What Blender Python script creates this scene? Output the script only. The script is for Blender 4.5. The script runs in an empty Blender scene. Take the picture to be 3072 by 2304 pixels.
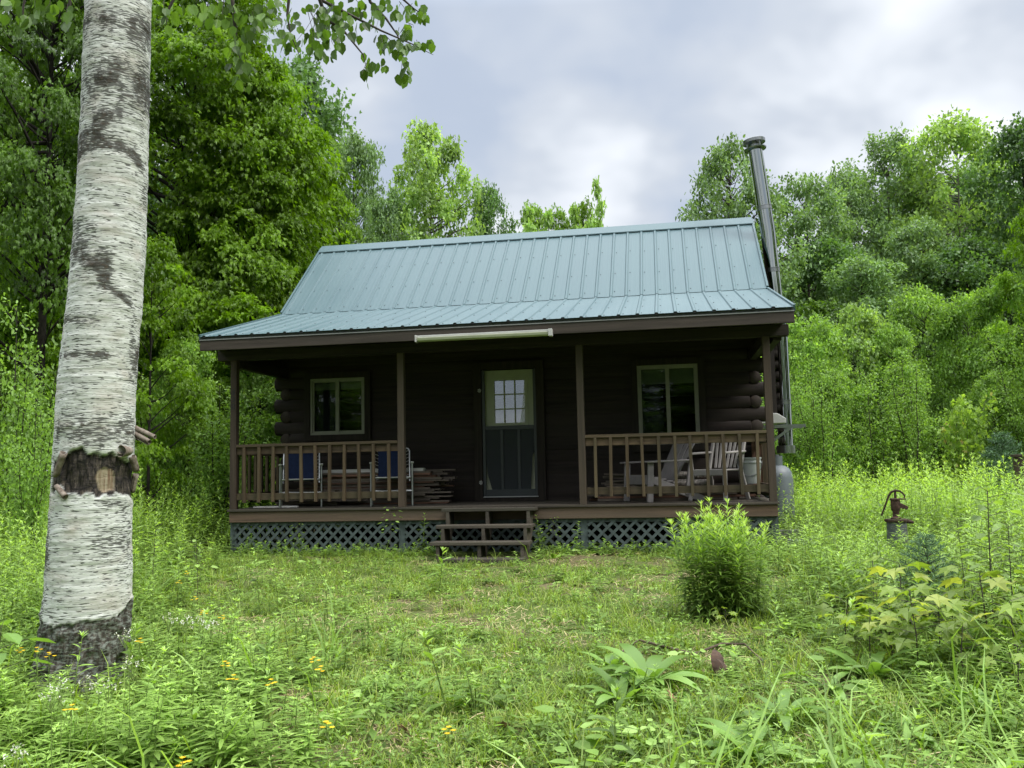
import bpy, math, random
import numpy as np
from mathutils import Vector, Matrix

S = bpy.context.scene
COL = S.collection
RNG = np.random.default_rng(7)
random.seed(7)
R_ = math.radians

# ------------------------------------------------------------------ camera
CAM = np.array([2.295, -11.1657, 1.3385]); YAW, PITCH, ROLL, FPX = -.1732, .09697, .02147, 2636.05
def cam_axes():
    f = np.array([math.sin(YAW)*math.cos(PITCH), math.cos(YAW)*math.cos(PITCH), math.sin(PITCH)])
    r = np.array([math.cos(YAW), -math.sin(YAW), 0.]); u = np.cross(r, f)
    c, s = math.cos(ROLL), math.sin(ROLL)
    return c*r - s*u, s*r + c*u, f
AX_R, AX_U, AX_F = cam_axes()
cd = bpy.data.cameras.new('camera'); cam = bpy.data.objects.new('camera', cd); COL.objects.link(cam)
cd.sensor_fit = 'HORIZONTAL'; cd.sensor_width = 36.0; cd.lens = 36.0*FPX/3072; cd.clip_start = .05; cd.clip_end = 2000
M = Matrix.Identity(4)
for i in range(3):
    M[i][0], M[i][1], M[i][2], M[i][3] = AX_R[i], AX_U[i], -AX_F[i], CAM[i]
cam.matrix_world = M
S.camera = cam

# ------------------------------------------------------------------ world and sun (overcast daylight)
SUN_EL, SUN_AZ = R_(52), R_(112)          # azimuth clockwise from +Y (towards the camera's right, behind it)
w = bpy.data.worlds.new('World'); S.world = w; w.use_nodes = True
nt = w.node_tree; nt.nodes.clear()
def N(t, typ, **kw):
    n = t.nodes.new(typ)
    for k, v in kw.items():
        if k.startswith('i_'):
            key = k[2:]
            n.inputs[int(key) if key.isdigit() else key].default_value = v
        else:
            setattr(n, k, v)
    return n
L = lambda t, a, b: t.links.new(a, b)
def math_(t, op, a, b=None, clamp=False):
    n = N(t, 'ShaderNodeMath', operation=op, use_clamp=clamp)
    for i, v in enumerate((a, b)):
        if v is None: continue
        if isinstance(v, (int, float)): n.inputs[i].default_value = v
        else: L(t, v, n.inputs[i])
    return n.outputs[0]
def ramp(t, fac, stops, interp='LINEAR'):
    n = N(t, 'ShaderNodeValToRGB'); n.color_ramp.interpolation = interp
    e = n.color_ramp.elements
    while len(e) < len(stops): e.new(.5)
    for i, (p, c) in enumerate(stops):
        e[i].position = p; e[i].color = (*c, 1) if len(c) == 3 else c
    if fac is not None: L(t, fac, n.inputs[0])
    return n.outputs[0]
sky = N(nt, 'ShaderNodeTexSky', sky_type='NISHITA', sun_disc=False, sun_elevation=SUN_EL, sun_rotation=SUN_AZ)
bg1 = N(nt, 'ShaderNodeBackground', i_Strength=.05); L(nt, sky.outputs[0], bg1.inputs[0])
tc = N(nt, 'ShaderNodeTexCoord')
sep = N(nt, 'ShaderNodeSeparateXYZ'); L(nt, tc.outputs['Generated'], sep.inputs[0])
zc = math_(nt, 'MAXIMUM', sep.outputs[2], 0.0)
den = math_(nt, 'ADD', zc, .42)
px_ = math_(nt, 'DIVIDE', sep.outputs[0], den); py_ = math_(nt, 'DIVIDE', sep.outputs[1], den)
cmb = N(nt, 'ShaderNodeCombineXYZ'); L(nt, px_, cmb.inputs[0]); L(nt, py_, cmb.inputs[1])
cmb.inputs[2].default_value = 3.7
n1 = N(nt, 'ShaderNodeTexNoise', i_Scale=2.1, i_Detail=4., i_Roughness=.45, i_Distortion=.15); L(nt, cmb.outputs[0], n1.inputs['Vector'])
n2 = N(nt, 'ShaderNodeTexNoise', i_Scale=5.2, i_Detail=3., i_Roughness=.5, i_Distortion=.2); L(nt, cmb.outputs[0], n2.inputs['Vector'])
cl = math_(nt, 'ADD', math_(nt, 'MULTIPLY', n1.outputs[0], .7), math_(nt, 'MULTIPLY', n2.outputs[0], .3))
ccol = ramp(nt, cl, [(.37, (.50, .56, .66)), (.45, (.59, .635, .705)), (.52, (.76, .80, .86)), (.60, (1.02, 1.045, 1.07))])
# an overcast sky is about three times as bright overhead as at the horizon
gain = ramp(nt, zc, [(.0, (.385,)*3), (.48, (.43,)*3), (.68, (1.28,)*3), (1., (2.4,)*3)])
bgm = N(nt, 'ShaderNodeMixRGB', blend_type='MULTIPLY', i_Fac=1.); L(nt, ccol, bgm.inputs[1]); L(nt, gain, bgm.inputs[2])
bg2 = N(nt, 'ShaderNodeBackground', i_Strength=.95); L(nt, bgm.outputs[0], bg2.inputs[0])
mx = N(nt, 'ShaderNodeMixShader'); L(nt, ramp(nt, cl, [(.34, (.8,)*3), (.5, (.97,)*3)]), mx.inputs[0])
L(nt, bg1.outputs[0], mx.inputs[1]); L(nt, bg2.outputs[0], mx.inputs[2])
wo = N(nt, 'ShaderNodeOutputWorld'); L(nt, mx.outputs[0], wo.inputs[0])
sd = bpy.data.lights.new('sun', 'SUN'); sd.energy = 1.5; sd.angle = R_(20); sd.color = (1., .96, .9)
sun = bpy.data.objects.new('sun', sd); COL.objects.link(sun)
sdir = Vector((math.sin(SUN_AZ)*math.cos(SUN_EL), math.cos(SUN_AZ)*math.cos(SUN_EL), math.sin(SUN_EL)))
sun.rotation_euler = sdir.to_track_quat('Z', 'Y').to_euler()
S.view_settings.view_transform = 'Standard'; S.view_settings.look = 'None'
S.view_settings.exposure = 1.6; S.view_settings.gamma = 1.0
try:
    S.cycles.max_bounces = 6; S.cycles.diffuse_bounces = 3; S.cycles.glossy_bounces = 3
    S.cycles.transmission_bounces = 4; S.cycles.transparent_max_bounces = 8
    S.cycles.use_denoising = True; S.cycles.caustics_reflective = False; S.cycles.caustics_refractive = False
except Exception: pass

# ------------------------------------------------------------------ geometry on the ground
def g(x, y):
    x, y = np.asarray(x, float), np.asarray(y, float)
    z = np.interp(y, [-40, -12, -1, 6, 30, 80], [-1., -.2, .26, .45, .95, 1.6])
    z = z + .035*np.sin(x*.9+1.3)*np.sin(y*.7+.4)*(1-np.exp(-((x/4.5)**2+((y-2)/5)**2))) + .05*np.clip((x-5)/6, 0, 2)*np.clip((y+6)/10, 0, 1)
    return z
def ray(px, py, s=3072/2212):     # a pixel of the 2212-wide view of the photo
    return AX_F*FPX + AX_R*(px*s-1536) + AX_U*(1152-py*s)
def gpt(px, py):
    d = ray(px, py); t = 1.3/abs(d[2])
    for i in range(60):
        p = CAM + d*t; t = (CAM[2]-float(g(p[0], p[1])))/max(-d[2], 1e-3)
    return CAM + d*t
def dpt(px, py, dep): return CAM + ray(px, py)*(dep/FPX)
def project(P):
    P = np.asarray(P, float)-CAM; z = P@AX_F
    s = 2212/3072
    return (1536+FPX*(P@AX_R)/z)*s, (1152-FPX*(P@AX_U)/z)*s, z

# ------------------------------------------------------------------ objects
def setp(o, label=None, cat=None, group=None, kind=None):
    if label: o['label'] = label
    if cat: o['category'] = cat
    if group: o['group'] = group
    if kind: o['kind'] = kind
    return o
def thing(name, label, cat, loc=(0, 0, 0), rz=0., group=None):
    o = bpy.data.objects.new(name, None); COL.objects.link(o)
    o.empty_display_size = .1; o.location = loc; o.rotation_euler = (0, 0, rz)
    return setp(o, label, cat, group)
def link(name, me, parent=None):
    o = bpy.data.objects.new(name, me); COL.objects.link(o); o.parent = parent
    return o
def copy_tree(src, loc, rz=0., scale=(1, 1, 1), label=None, group=None):
    r = src.copy(); COL.objects.link(r); r.location = loc; r.rotation_euler = (0, 0, rz); r.scale = scale
    if label: r['label'] = label
    if group: r['group'] = group
    for ch in src.children:
        c = ch.copy(); COL.objects.link(c); c.parent = r
        for gc in ch.children:
            d = gc.copy(); COL.objects.link(d); d.parent = c
    return r

class MB:
    def __init__(s): s.v = []; s.f = []; s.m = []
    def add(s, vs, fs, mi=0):
        b = len(s.v); s.v.extend([tuple(map(float, q)) for q in vs])
        s.f.extend([tuple(i+b for i in q) for q in fs]); s.m.extend([mi]*len(fs)); return s
    def box(s, x0, x1, y0, y1, z0, z1, mi=0):
        return s.add([(x0,y0,z0),(x1,y0,z0),(x1,y1,z0),(x0,y1,z0),(x0,y0,z1),(x1,y0,z1),(x1,y1,z1),(x0,y1,z1)],
                     [(0,3,2,1),(4,5,6,7),(0,1,5,4),(1,2,6,5),(2,3,7,6),(3,0,4,7)], mi)
    def bar(s, p, q, wd, ht, up=(0, 0, 1), mi=0):
        p, q, up = Vector(p), Vector(q), Vector(up); d = (q-p).normalized()
        a = d.cross(up); a = a.normalized() if a.length > 1e-4 else Vector((1, 0, 0)); b = a.cross(d).normalized()
        o = [a*(-wd/2)+b*(-ht/2), a*(wd/2)+b*(-ht/2), a*(wd/2)+b*(ht/2), a*(-wd/2)+b*(ht/2)]
        vs = [p+k for k in o]+[q+k for k in o]
        return s.add(vs, [(0,1,2,3),(7,6,5,4),(0,4,5,1),(1,5,6,2),(2,6,7,3),(3,7,4,0)], mi)
    def tube(s, pts, rad, n=8, cap=True, mi=0):
        pts = [Vector(p) for p in pts]
        if not hasattr(rad, '__len__'): rad = [rad]*len(pts)
        b = len(s.v); ref = None
        for i, p in enumerate(pts):
            d = (pts[min(i+1, len(pts)-1)]-pts[max(i-1, 0)]).normalized()
            if ref is None: ref = d.cross(Vector((0, 0, 1)) if abs(d.z) < .9 else Vector((0, 1, 0))).normalized()
            ref = (ref-d*ref.dot(d)).normalized(); c = d.cross(ref)
            for k in range(n):
                a = 2*math.pi*k/n; s.v.append(tuple(p+(ref*math.cos(a)+c*math.sin(a))*rad[i]))
        for i in range(len(pts)-1):
            for k in range(n):
                k2 = (k+1) % n; s.f.append((b+i*n+k, b+i*n+k2, b+(i+1)*n+k2, b+(i+1)*n+k)); s.m.append(mi)
        if cap:
            s.f.append(tuple(b+k for k in reversed(range(n)))); s.m.append(mi)
            s.f.append(tuple(b+(len(pts)-1)*n+k for k in range(n))); s.m.append(mi)
        return s
    def lathe(s, prof, n=24, c=(0, 0, 0), mi=0):
        return s.tube([(c[0], c[1], c[2]+z+i*1e-5) for i, (r, z) in enumerate(prof)], [max(r, 1e-4) for r, z in prof], n, True, mi) if all(prof[i+1][1] > prof[i][1]-1e-9 for i in range(len(prof)-1)) else s._lathe(prof, n, c, mi)
    def _lathe(s, prof, n, c, mi):
        b = len(s.v)
        for r, z in prof:
            for k in range(n):
                a = 2*math.pi*k/n; s.v.append((c[0]+r*math.cos(a), c[1]+r*math.sin(a), c[2]+z))
        for i in range(len(prof)-1):
            for k in range(n):
                k2 = (k+1) % n; s.f.append((b+i*n+k, b+i*n+k2, b+(i+1)*n+k2, b+(i+1)*n+k)); s.m.append(mi)
        return s
    def prism(s, poly, y0, y1, mi=0, axis='y'):      # polygon in (x,z), thickness along y
        n = len(poly)
        if axis == 'y': vs = [(x, y0, z) for x, z in poly]+[(x, y1, z) for x, z in poly]
        else: vs = [(y0, x, z) for x, z in poly]+[(y1, x, z) for x, z in poly]
        fs = [tuple(range(n)), tuple(range(2*n-1, n-1, -1))]+[(i, i+n, (i+1) % n+n, (i+1) % n) for i in range(n)]
        return s.add(vs, fs, mi)
    def build(s, name, mats, parent=None, org=(0, 0, 0), smooth=False, bevel=0):
        me = bpy.data.meshes.new(name)
        me.from_pydata([(a-org[0], b-org[1], c-org[2]) for a, b, c in s.v], [], s.f)
        if not isinstance(mats, (list, tuple)): mats = [mats]
        for m in mats: me.materials.append(m)
        if len(mats) > 1: me.polygons.foreach_set('material_index', s.m)
        if smooth:
            me.polygons.foreach_set('use_smooth', [True]*len(me.polygons))
            try: me.set_sharp_from_angle(angle=R_(40))
            except Exception: pass
        me.update()
        import bmesh
        bm = bmesh.new(); bm.from_mesh(me); bmesh.ops.recalc_face_normals(bm, faces=bm.faces); bm.to_mesh(me); bm.free()
        o = link(name, me, parent)
        if bevel:
            md = o.modifiers.new('bevel', 'BEVEL'); md.width = bevel; md.segments = 2; md.limit_method = 'ANGLE'
        return o

def mesh_np(name, V, T, mats, tint=None, midx=None, smooth=False, extra=None):
    V = np.ascontiguousarray(V.reshape(-1, 3), np.float32); T = np.ascontiguousarray(T.reshape(-1, 3), np.int32)
    me = bpy.data.meshes.new(name)
    me.vertices.add(len(V)); me.vertices.foreach_set('co', V.ravel())
    me.loops.add(T.size); me.loops.foreach_set('vertex_index', T.ravel())
    me.polygons.add(len(T)); me.polygons.foreach_set('loop_start', np.arange(len(T), dtype=np.int32)*3)
    for m in (mats if isinstance(mats, (list, tuple)) else [mats]): me.materials.append(m)
    if midx is not None: me.polygons.foreach_set('material_index', np.asarray(midx, np.int32))
    me.polygons.foreach_set('use_smooth', np.full(len(T), smooth))
    for nm, a in dict(tint=tint, **(extra or {})).items():
        if a is None: continue
        at = me.attributes.new(nm, 'FLOAT', 'POINT'); at.data.foreach_set('value', np.ascontiguousarray(a, np.float32).ravel())
    me.update(calc_edges=True)
    return me

# ------------------------------------------------------------------ materials
def newmat(name):
    m = bpy.data.materials.new(name); m.use_nodes = True; t = m.node_tree; t.nodes.clear()
    o = N(t, 'ShaderNodeOutputMaterial'); return m, t, o
def principled(t, o, **kw):
    p = N(t, 'ShaderNodeBsdfPrincipled')
    for k, v in kw.items():
        k = k.replace('_', ' ')
        if hasattr(v, 'is_linked') or isinstance(v, bpy.types.NodeSocket): L(t, v, p.inputs[k])
        else: p.inputs[k].default_value = v
    L(t, p.outputs[0], o.inputs[0]); return p
def c4(c): return (*c, 1.)
def leaf_mat(name, dark, light, alt=None, transl=.42, rough=.5, objvar=.12):
    m, t, o = newmat(name)
    a = N(t, 'ShaderNodeAttribute', attribute_name='tint')
    col = ramp(t, a.outputs['Fac'], [(0., dark), (.8, light), (1., alt or light)])
    oi = N(t, 'ShaderNodeObjectInfo')
    hv = N(t, 'ShaderNodeHueSaturation'); L(t, col, hv.inputs['Color'])
    L(t, math_(t, 'ADD', math_(t, 'MULTIPLY', oi.outputs['Random'], objvar*2), 1-objvar), hv.inputs['Value'])
    geo = N(t, 'ShaderNodeNewGeometry')
    d = N(t, 'ShaderNodeBsdfPrincipled', i_Roughness=rough*.85); d.inputs['Specular IOR Level'].default_value = .3
    L(t, hv.outputs[0], d.inputs['Base Color'])
    tr = N(t, 'ShaderNodeBsdfTranslucent')
    tcx = N(t, 'ShaderNodeMixRGB', blend_type='MULTIPLY', i_Fac=1.); L(t, hv.outputs[0], tcx.inputs[1]); tcx.inputs[2].default_value = (1.35, 1.4, .5, 1)
    L(t, tcx.outputs[0], tr.inputs[0])
    mxs = N(t, 'ShaderNodeMixShader', i_Fac=transl); L(t, d.outputs[0], mxs.inputs[1]); L(t, tr.outputs[0], mxs.inputs[2])
    L(t, mxs.outputs[0], o.inputs[0]); return m
PAINT, WOOD = .55, .42      # paint and timber tones, matched to the exposure
def wood_mat(name, c0, c1, c2=None, axis=0, grain=26., rough=.75, bump=.25, patch=.5, stretch=.05):
    c0, c1, c2 = [None if c is None else tuple(x*WOOD for x in c) for c in (c0, c1, c2)]
    m, t, o = newmat(name)
    tcn = N(t, 'ShaderNodeTexCoord'); oi = N(t, 'ShaderNodeObjectInfo')
    mp = N(t, 'ShaderNodeMapping'); L(t, tcn.outputs['Object'], mp.inputs[0])
    sc = [1., 1., 1.]; sc[axis] = stretch; mp.inputs['Scale'].default_value = sc
    loc = N(t, 'ShaderNodeVectorMath', operation='SCALE'); loc.inputs[0].default_value = (7.1, 3.3, 5.7); L(t, math_(t, 'MULTIPLY', oi.outputs['Random'], 9.), loc.inputs['Scale'])
    L(t, loc.outputs[0], mp.inputs['Location'])
    a = N(t, 'ShaderNodeTexNoise', i_Scale=grain, i_Detail=5., i_Roughness=.6, i_Distortion=.4); L(t, mp.outputs[0], a.inputs[0])
    b = N(t, 'ShaderNodeTexNoise', i_Scale=2.3, i_Detail=3.); L(t, mp.outputs[0], b.inputs[0])
    col = ramp(t, a.outputs[0], [(.3, c0), (.68, c1)])
    if c2:
        mm = N(t, 'ShaderNodeMixRGB'); L(t, ramp(t, b.outputs[0], [(.42, (0,)*3), (.62, (patch,)*3)]), mm.inputs[0]); L(t, col, mm.inputs[1]); mm.inputs[2].default_value = c4(c2); col = mm.outputs[0]
    hv = N(t, 'ShaderNodeHueSaturation'); L(t, col, hv.inputs['Color']); L(t, math_(t, 'ADD', math_(t, 'MULTIPLY', oi.outputs['Random'], .5), .75), hv.inputs['Value'])
    p = principled(t, o, Base_Color=hv.outputs[0], Roughness=rough, Specular_IOR_Level=.25)
    bm_ = N(t, 'ShaderNodeBump', i_Strength=bump, i_Distance=.01); L(t, a.outputs[0], bm_.inputs['Height']); L(t, bm_.outputs[0], p.inputs['Normal'])
    return m
def plain(name, col, rough=.5, metal=0., var=.15, scale=8., bump=0., spec=.5, col2=None):
    m, t, o = newmat(name)
    tcn = N(t, 'ShaderNodeTexCoord'); n = N(t, 'ShaderNodeTexNoise', i_Scale=scale, i_Detail=5., i_Roughness=.6); L(t, tcn.outputs['Object'], n.inputs[0])
    col = tuple(x*PAINT for x in col); col2 = col2 and tuple(x*PAINT for x in col2)
    k = lambda c, s: tuple(min(1., x*s) for x in c)
    c = ramp(t, n.outputs[0], [(.32, k(col, 1-var)), (.62, col2 or k(col, 1+var))])
    p = principled(t, o, Base_Color=c, Roughness=rough, Metallic=metal, Specular_IOR_Level=spec)
    if bump:
        b = N(t, 'ShaderNodeBump', i_Strength=bump, i_Distance=.01); L(t, n.outputs[0], b.inputs['Height']); L(t, b.outputs[0], p.inputs['Normal'])
    return m
def glass_mat(name, tint=(.8, .85, .85), refl=1.4, k=1.):
    m, t, o = newmat(name)
    tr = N(t, 'ShaderNodeBsdfTransparent'); tr.inputs[0].default_value = c4(tint)
    gl = N(t, 'ShaderNodeBsdfGlossy', i_Roughness=.01); fr = N(t, 'ShaderNodeFresnel', i_IOR=refl)
    mxs = N(t, 'ShaderNodeMixShader'); L(t, math_(t, 'MULTIPLY', fr.outputs[0], k, True), mxs.inputs[0]); L(t, tr.outputs[0], mxs.inputs[1]); L(t, gl.outputs[0], mxs.inputs[2])
    L(t, mxs.outputs[0], o.inputs[0]); return m

def roof_mat():
    m, t, o = newmat('painted steel roofing')
    tcn = N(t, 'ShaderNodeTexCoord'); mp = N(t, 'ShaderNodeMapping'); mp.inputs['Scale'].default_value = (1.2, .35, .35); L(t, tcn.outputs['Object'], mp.inputs[0])
    a = N(t, 'ShaderNodeTexNoise', i_Scale=1.6, i_Detail=4.); L(t, mp.outputs[0], a.inputs[0])
    b = N(t, 'ShaderNodeTexNoise', i_Scale=28., i_Detail=5., i_Roughness=.7); L(t, mp.outputs[0], b.inputs[0])
    sx_ = N(t, 'ShaderNodeSeparateXYZ'); L(t, tcn.outputs['Object'], sx_.inputs[0])
    wn = N(t, 'ShaderNodeTexWhiteNoise', noise_dimensions='1D'); L(t, math_(t, 'FLOOR', math_(t, 'MULTIPLY', sx_.outputs[0], 1.0936)), wn.inputs['W'])
    st_ = N(t, 'ShaderNodeMapping'); st_.inputs['Scale'].default_value = (16., .5, .5); L(t, tcn.outputs['Object'], st_.inputs[0]); sn = N(t, 'ShaderNodeTexNoise', i_Scale=1., i_Detail=3.); L(t, st_.outputs[0], sn.inputs[0])
    s = math_(t, 'ADD', math_(t, 'ADD', math_(t, 'MULTIPLY', a.outputs[0], .42), math_(t, 'MULTIPLY', b.outputs[0], .26)), math_(t, 'ADD', math_(t, 'MULTIPLY', wn.outputs['Value'], .10), math_(t, 'MULTIPLY', sn.outputs[0], .22)))
    c = ramp(t, s, [(.36, (.052, .092, .102)), (.64, (.078, .122, .130))])
    p = principled(t, o, Base_Color=c, Roughness=ramp(t, s, [(.35, (.34,)*3), (.65, (.5,)*3)]), Specular_IOR_Level=.2)
    bm_ = N(t, 'ShaderNodeBump', i_Strength=.12, i_Distance=.02); L(t, a.outputs[0], bm_.inputs['Height']); L(t, bm_.outputs[0], p.inputs['Normal'])
    return m

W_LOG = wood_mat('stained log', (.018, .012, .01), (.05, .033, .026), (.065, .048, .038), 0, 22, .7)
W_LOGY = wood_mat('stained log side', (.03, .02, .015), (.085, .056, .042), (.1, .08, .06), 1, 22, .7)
W_TRIM = wood_mat('dark stained trim', (.024, .018, .013), (.06, .045, .034), None, 2, 24)
W_FASC = wood_mat('weathered fascia', (.05, .04, .03), (.115, .09, .07), (.07, .07, .05), 0, 20)
W_DARKX = wood_mat('dark beam', (.025, .019, .014), (.07, .052, .04), None, 0, 22)
W_DARKY = wood_mat('dark side beam', (.025, .019, .014), (.07, .052, .04), None, 1, 22)
W_POST = wood_mat('weathered post', (.075, .052, .036), (.16, .115, .08), (.11, .1, .07), 2, 24)
W_RAIL = wood_mat('weathered railing', (.08, .054, .032), (.21, .142, .08), (.135, .118, .066), 0, 24)
W_RAILY = wood_mat('weathered side railing', (.10, .07, .045), (.24, .165, .105), (.15, .13, .085), 1, 24)
W_BAL = wood_mat('weathered baluster', (.08, .056, .032), (.205, .145, .08), (.125, .11, .06), 2, 26)
W_RIM = wood_mat('weathered rim board', (.10, .065, .042), (.24, .15, .1), (.15, .12, .085), 0, 18, patch=.7)
W_DECK = wood_mat('weathered deck', (.08, .065, .05), (.19, .16, .12), (.12, .11, .08), 0, 20)
W_STEP = wood_mat('grey step board', (.07, .058, .045), (.17, .145, .11), (.09, .09, .06), 0, 22)
W_LUM = wood_mat('old lumber', (.12, .095, .075), (.36, .29, .23), (.22, .19, .16), 0, 24)
W_LUMR = wood_mat('reddish lumber', (.16, .085, .058), (.38, .2, .13), (.22, .14, .11), 0, 24)
W_LUMW = wood_mat('pale lumber', (.7, .68, .66), (1.1, 1.07, 1.02), None, 0, 20)
M_ROOF = roof_mat()
M_LAT = plain('green grey lattice paint', (.085, .112, .108), .7, 0, .3, 14, .1, .3)
M_STEEL = plain('polished steel pipe', (.62, .66, .63), .05, 1., .06, 3.)
M_STEELD = plain('dull steel band', (.5, .52, .52), .3, 1., .1, 8.)
M_SCREW = plain('dull screw head', (.05, .07, .075), .7, 0, .2)
M_WHITE = plain('white paint', (.62, .62, .58), .45, 0, .1, 9)
M_DRIP = plain('drip edge metal', (.34, .35, .33), .4, .3, .1, 9)
M_CLOS = plain('stained closure strip', (.05, .06, .055), .8, 0, .5, 22)
M_VINYL = plain('tan window frame', (.33, .33, .25), .5, 0, .08, 9)
M_DOOR = plain('cream door paint', (.5, .52, .37), .5, 0, .08, 5)
M_GLASS = glass_mat('window glass')
M_GLASSD = glass_mat('door glass', (.75, .8, .8), 1.9, 2.2)
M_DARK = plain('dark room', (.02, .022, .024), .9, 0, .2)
M_BLIND = plain('tan blind', (.3, .3, .2), .8, 0, .1)
M_CURT = plain('lace curtain', (.34, .4, .38), .9, 0, .25, 30)
M_ALU = plain('aluminium tube', (.62, .63, .62), .35, .75, .08, 12)
M_BLUE = plain('blue sling fabric', (.006, .02, .07), .75, 0, .2, 40, .1, .2)
M_PLAST = plain('grey plastic chair', (.36, .33, .33), .5, 0, .1, 9, 0, .35)
M_PLAST2 = plain('pale plastic chair', (.46, .43, .41), .5, 0, .1, 9, 0, .35)
M_BUCK = plain('white plastic pail', (.62, .66, .64), .4, 0, .06, 6)
M_TANK = plain('grey tank paint', (.145, .17, .185), .55, 0, .14, 7)
M_RUST = plain('rusty cast iron', (.085, .05, .038), .85, 0, .5, 30, .5, .2)
M_RUSTD = plain('dark rusty iron', (.07, .045, .032), .85, .1, .5, 30, .4, .2)
M_GALV = plain('weathered galvanised steel', (.10, .112, .115), .7, .1, .35, 10)
M_RIBSHADE = plain('painted rib end shade', (.02, .02, .022), .6, 0, .2)
M_TUBE = plain('yellowed lamp cover', (.62, .64, .46), .4, 0, .08, 6)
M_NUM = plain('black numeral paint', (.012, .012, .014), .6, 0, .1)
M_CONC = plain('grey concrete', (.22, .22, .2), .9, 0, .25, 18, .3)
M_HOSE = plain('grey hose', (.3, .33, .33), .5, 0, .1)
M_BIRCHLOG = plain('birch firewood bark', (.33, .3, .27), .8, 0, .75, 34, .4)
M_TRUNK = plain('grey brown bark', (.055, .048, .038), .95, 0, .55, 14, .8, .2)
M_TRUNKD = plain('dark maple bark', (.03, .026, .021), .95, 0, .5, 12, .8, .2)
M_TRUNKP = plain('pale aspen bark', (.17, .165, .13), .9, 0, .35, 10, .4, .2)
M_STICK = plain('dead stick bark', (.11, .075, .05), .9, 0, .4, 30)
M_DEADLEAF = plain('dead brown leaf', (.075, .038, .02), .85, 0, .5, 30)
M_TANLEAF = plain('tan dry leaf', (.4, .24, .12), .85, 0, .4, 30)

# ------------------------------------------------------------------ the log cabin
H, ZD, ZB, D = 3.587, .879, .704, 1.675
ORG = (0., 0., .28)
cabin = thing('log_cabin', 'dark log cabin with blue green metal roof and railed front porch', 'cabin', ORG)
def cpart(mb, name, mat, parent=None, **kw): return mb.build(name, mat, parent or cabin, ORG, **kw)

# front log wall, cut round the openings
OPEN = [(-3.13, -2.247, 1.93, 2.80), (1.897, 2.762, 1.65, 2.80), (-.44, .43, .90, 2.83)]
YC = D+.115; PITCH = .175; Z0 = 2.05
rr = random.Random(3)
def logtube(mb, a, b, r):
    a, b = Vector(a), Vector(b); n = max(2, int((b-a).length/.45)); pts = []; rad = []
    for i in range(n+1):
        p = a.lerp(b, i/n); p += Vector((rr.uniform(-1, 1), rr.uniform(-1, 1), rr.uniform(-1, 1)))*.003
        pts.append(p); rad.append(r*rr.uniform(.97, 1.03))
    d = (b-a).normalized()
    pts = [a-d*.0+d*0.0]+pts[1:-1]+[b]
    pts = [pts[0]-d*.012]+pts+[pts[-1]+d*.012]; rad = [r*.8]+rad+[r*.8]
    mb.tube(pts, rad, 14)
fw = MB()
for i in range(-7, 6):
    z = Z0+i*PITCH; ext = 3.73 if i % 2 == 0 else 3.47
    segs = [(-ext, ext)]
    for x0, x1, za, zb_ in OPEN:
        if za-.05 < z < zb_+.05:
            ns = []
            for p, q in segs:
                if x0 > p and x1 < q: ns += [(p, x0), (x1, q)]
                else: ns.append((p, q))
            segs = ns
    for p, q in segs: logtube(fw, (p, YC, z), (q, YC, z), .112)
fw.v = [(a, max(b, YC-.074) if abs(a) < 3.46 else b, c) for a, b, c in fw.v]
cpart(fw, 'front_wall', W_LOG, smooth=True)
for sgn in (-1, 1):
    sw = MB()
    for i in range(-7, 7):
        z = Z0+i*PITCH+(.0 if i % 2 else .0); y0 = D+.03 if i % 2 else D+.22
        if i % 2 == 0: y0 = YC+.08
        logtube(sw, (sgn*3.55, y0, z), (sgn*3.55, 5.75, z), .092)
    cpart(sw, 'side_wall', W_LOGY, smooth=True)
bw = MB()
for i in range(-7, 7): logtube(bw, (-3.6, 5.7, Z0+i*PITCH), (3.6, 5.7, Z0+i*PITCH), .094)
cpart(bw, 'rear_wall', W_LOG, smooth=True)
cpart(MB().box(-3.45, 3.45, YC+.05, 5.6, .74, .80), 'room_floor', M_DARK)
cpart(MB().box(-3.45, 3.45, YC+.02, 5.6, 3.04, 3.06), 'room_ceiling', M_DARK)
# gables above the log walls
YR, ZR, YT, ZT, YE, ZE = 3.762, 5.402, 2.077, 3.916, -.452, 3.193
YBK = 2*YR-YT; XL, XR = -3.781, 3.823
for sgn in (-1, 1):
    poly = [(D+.02, 3.0), (D+.02, ZT-.2), (YT, ZT-.13), (YR, ZR-.13), (YBK-.1, ZT-.2), (5.75, 3.0)]
    x = sgn*3.55
    cpart(MB().prism(poly, x-.02, x+.02, axis='x'), 'gable', W_TRIM)

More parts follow.
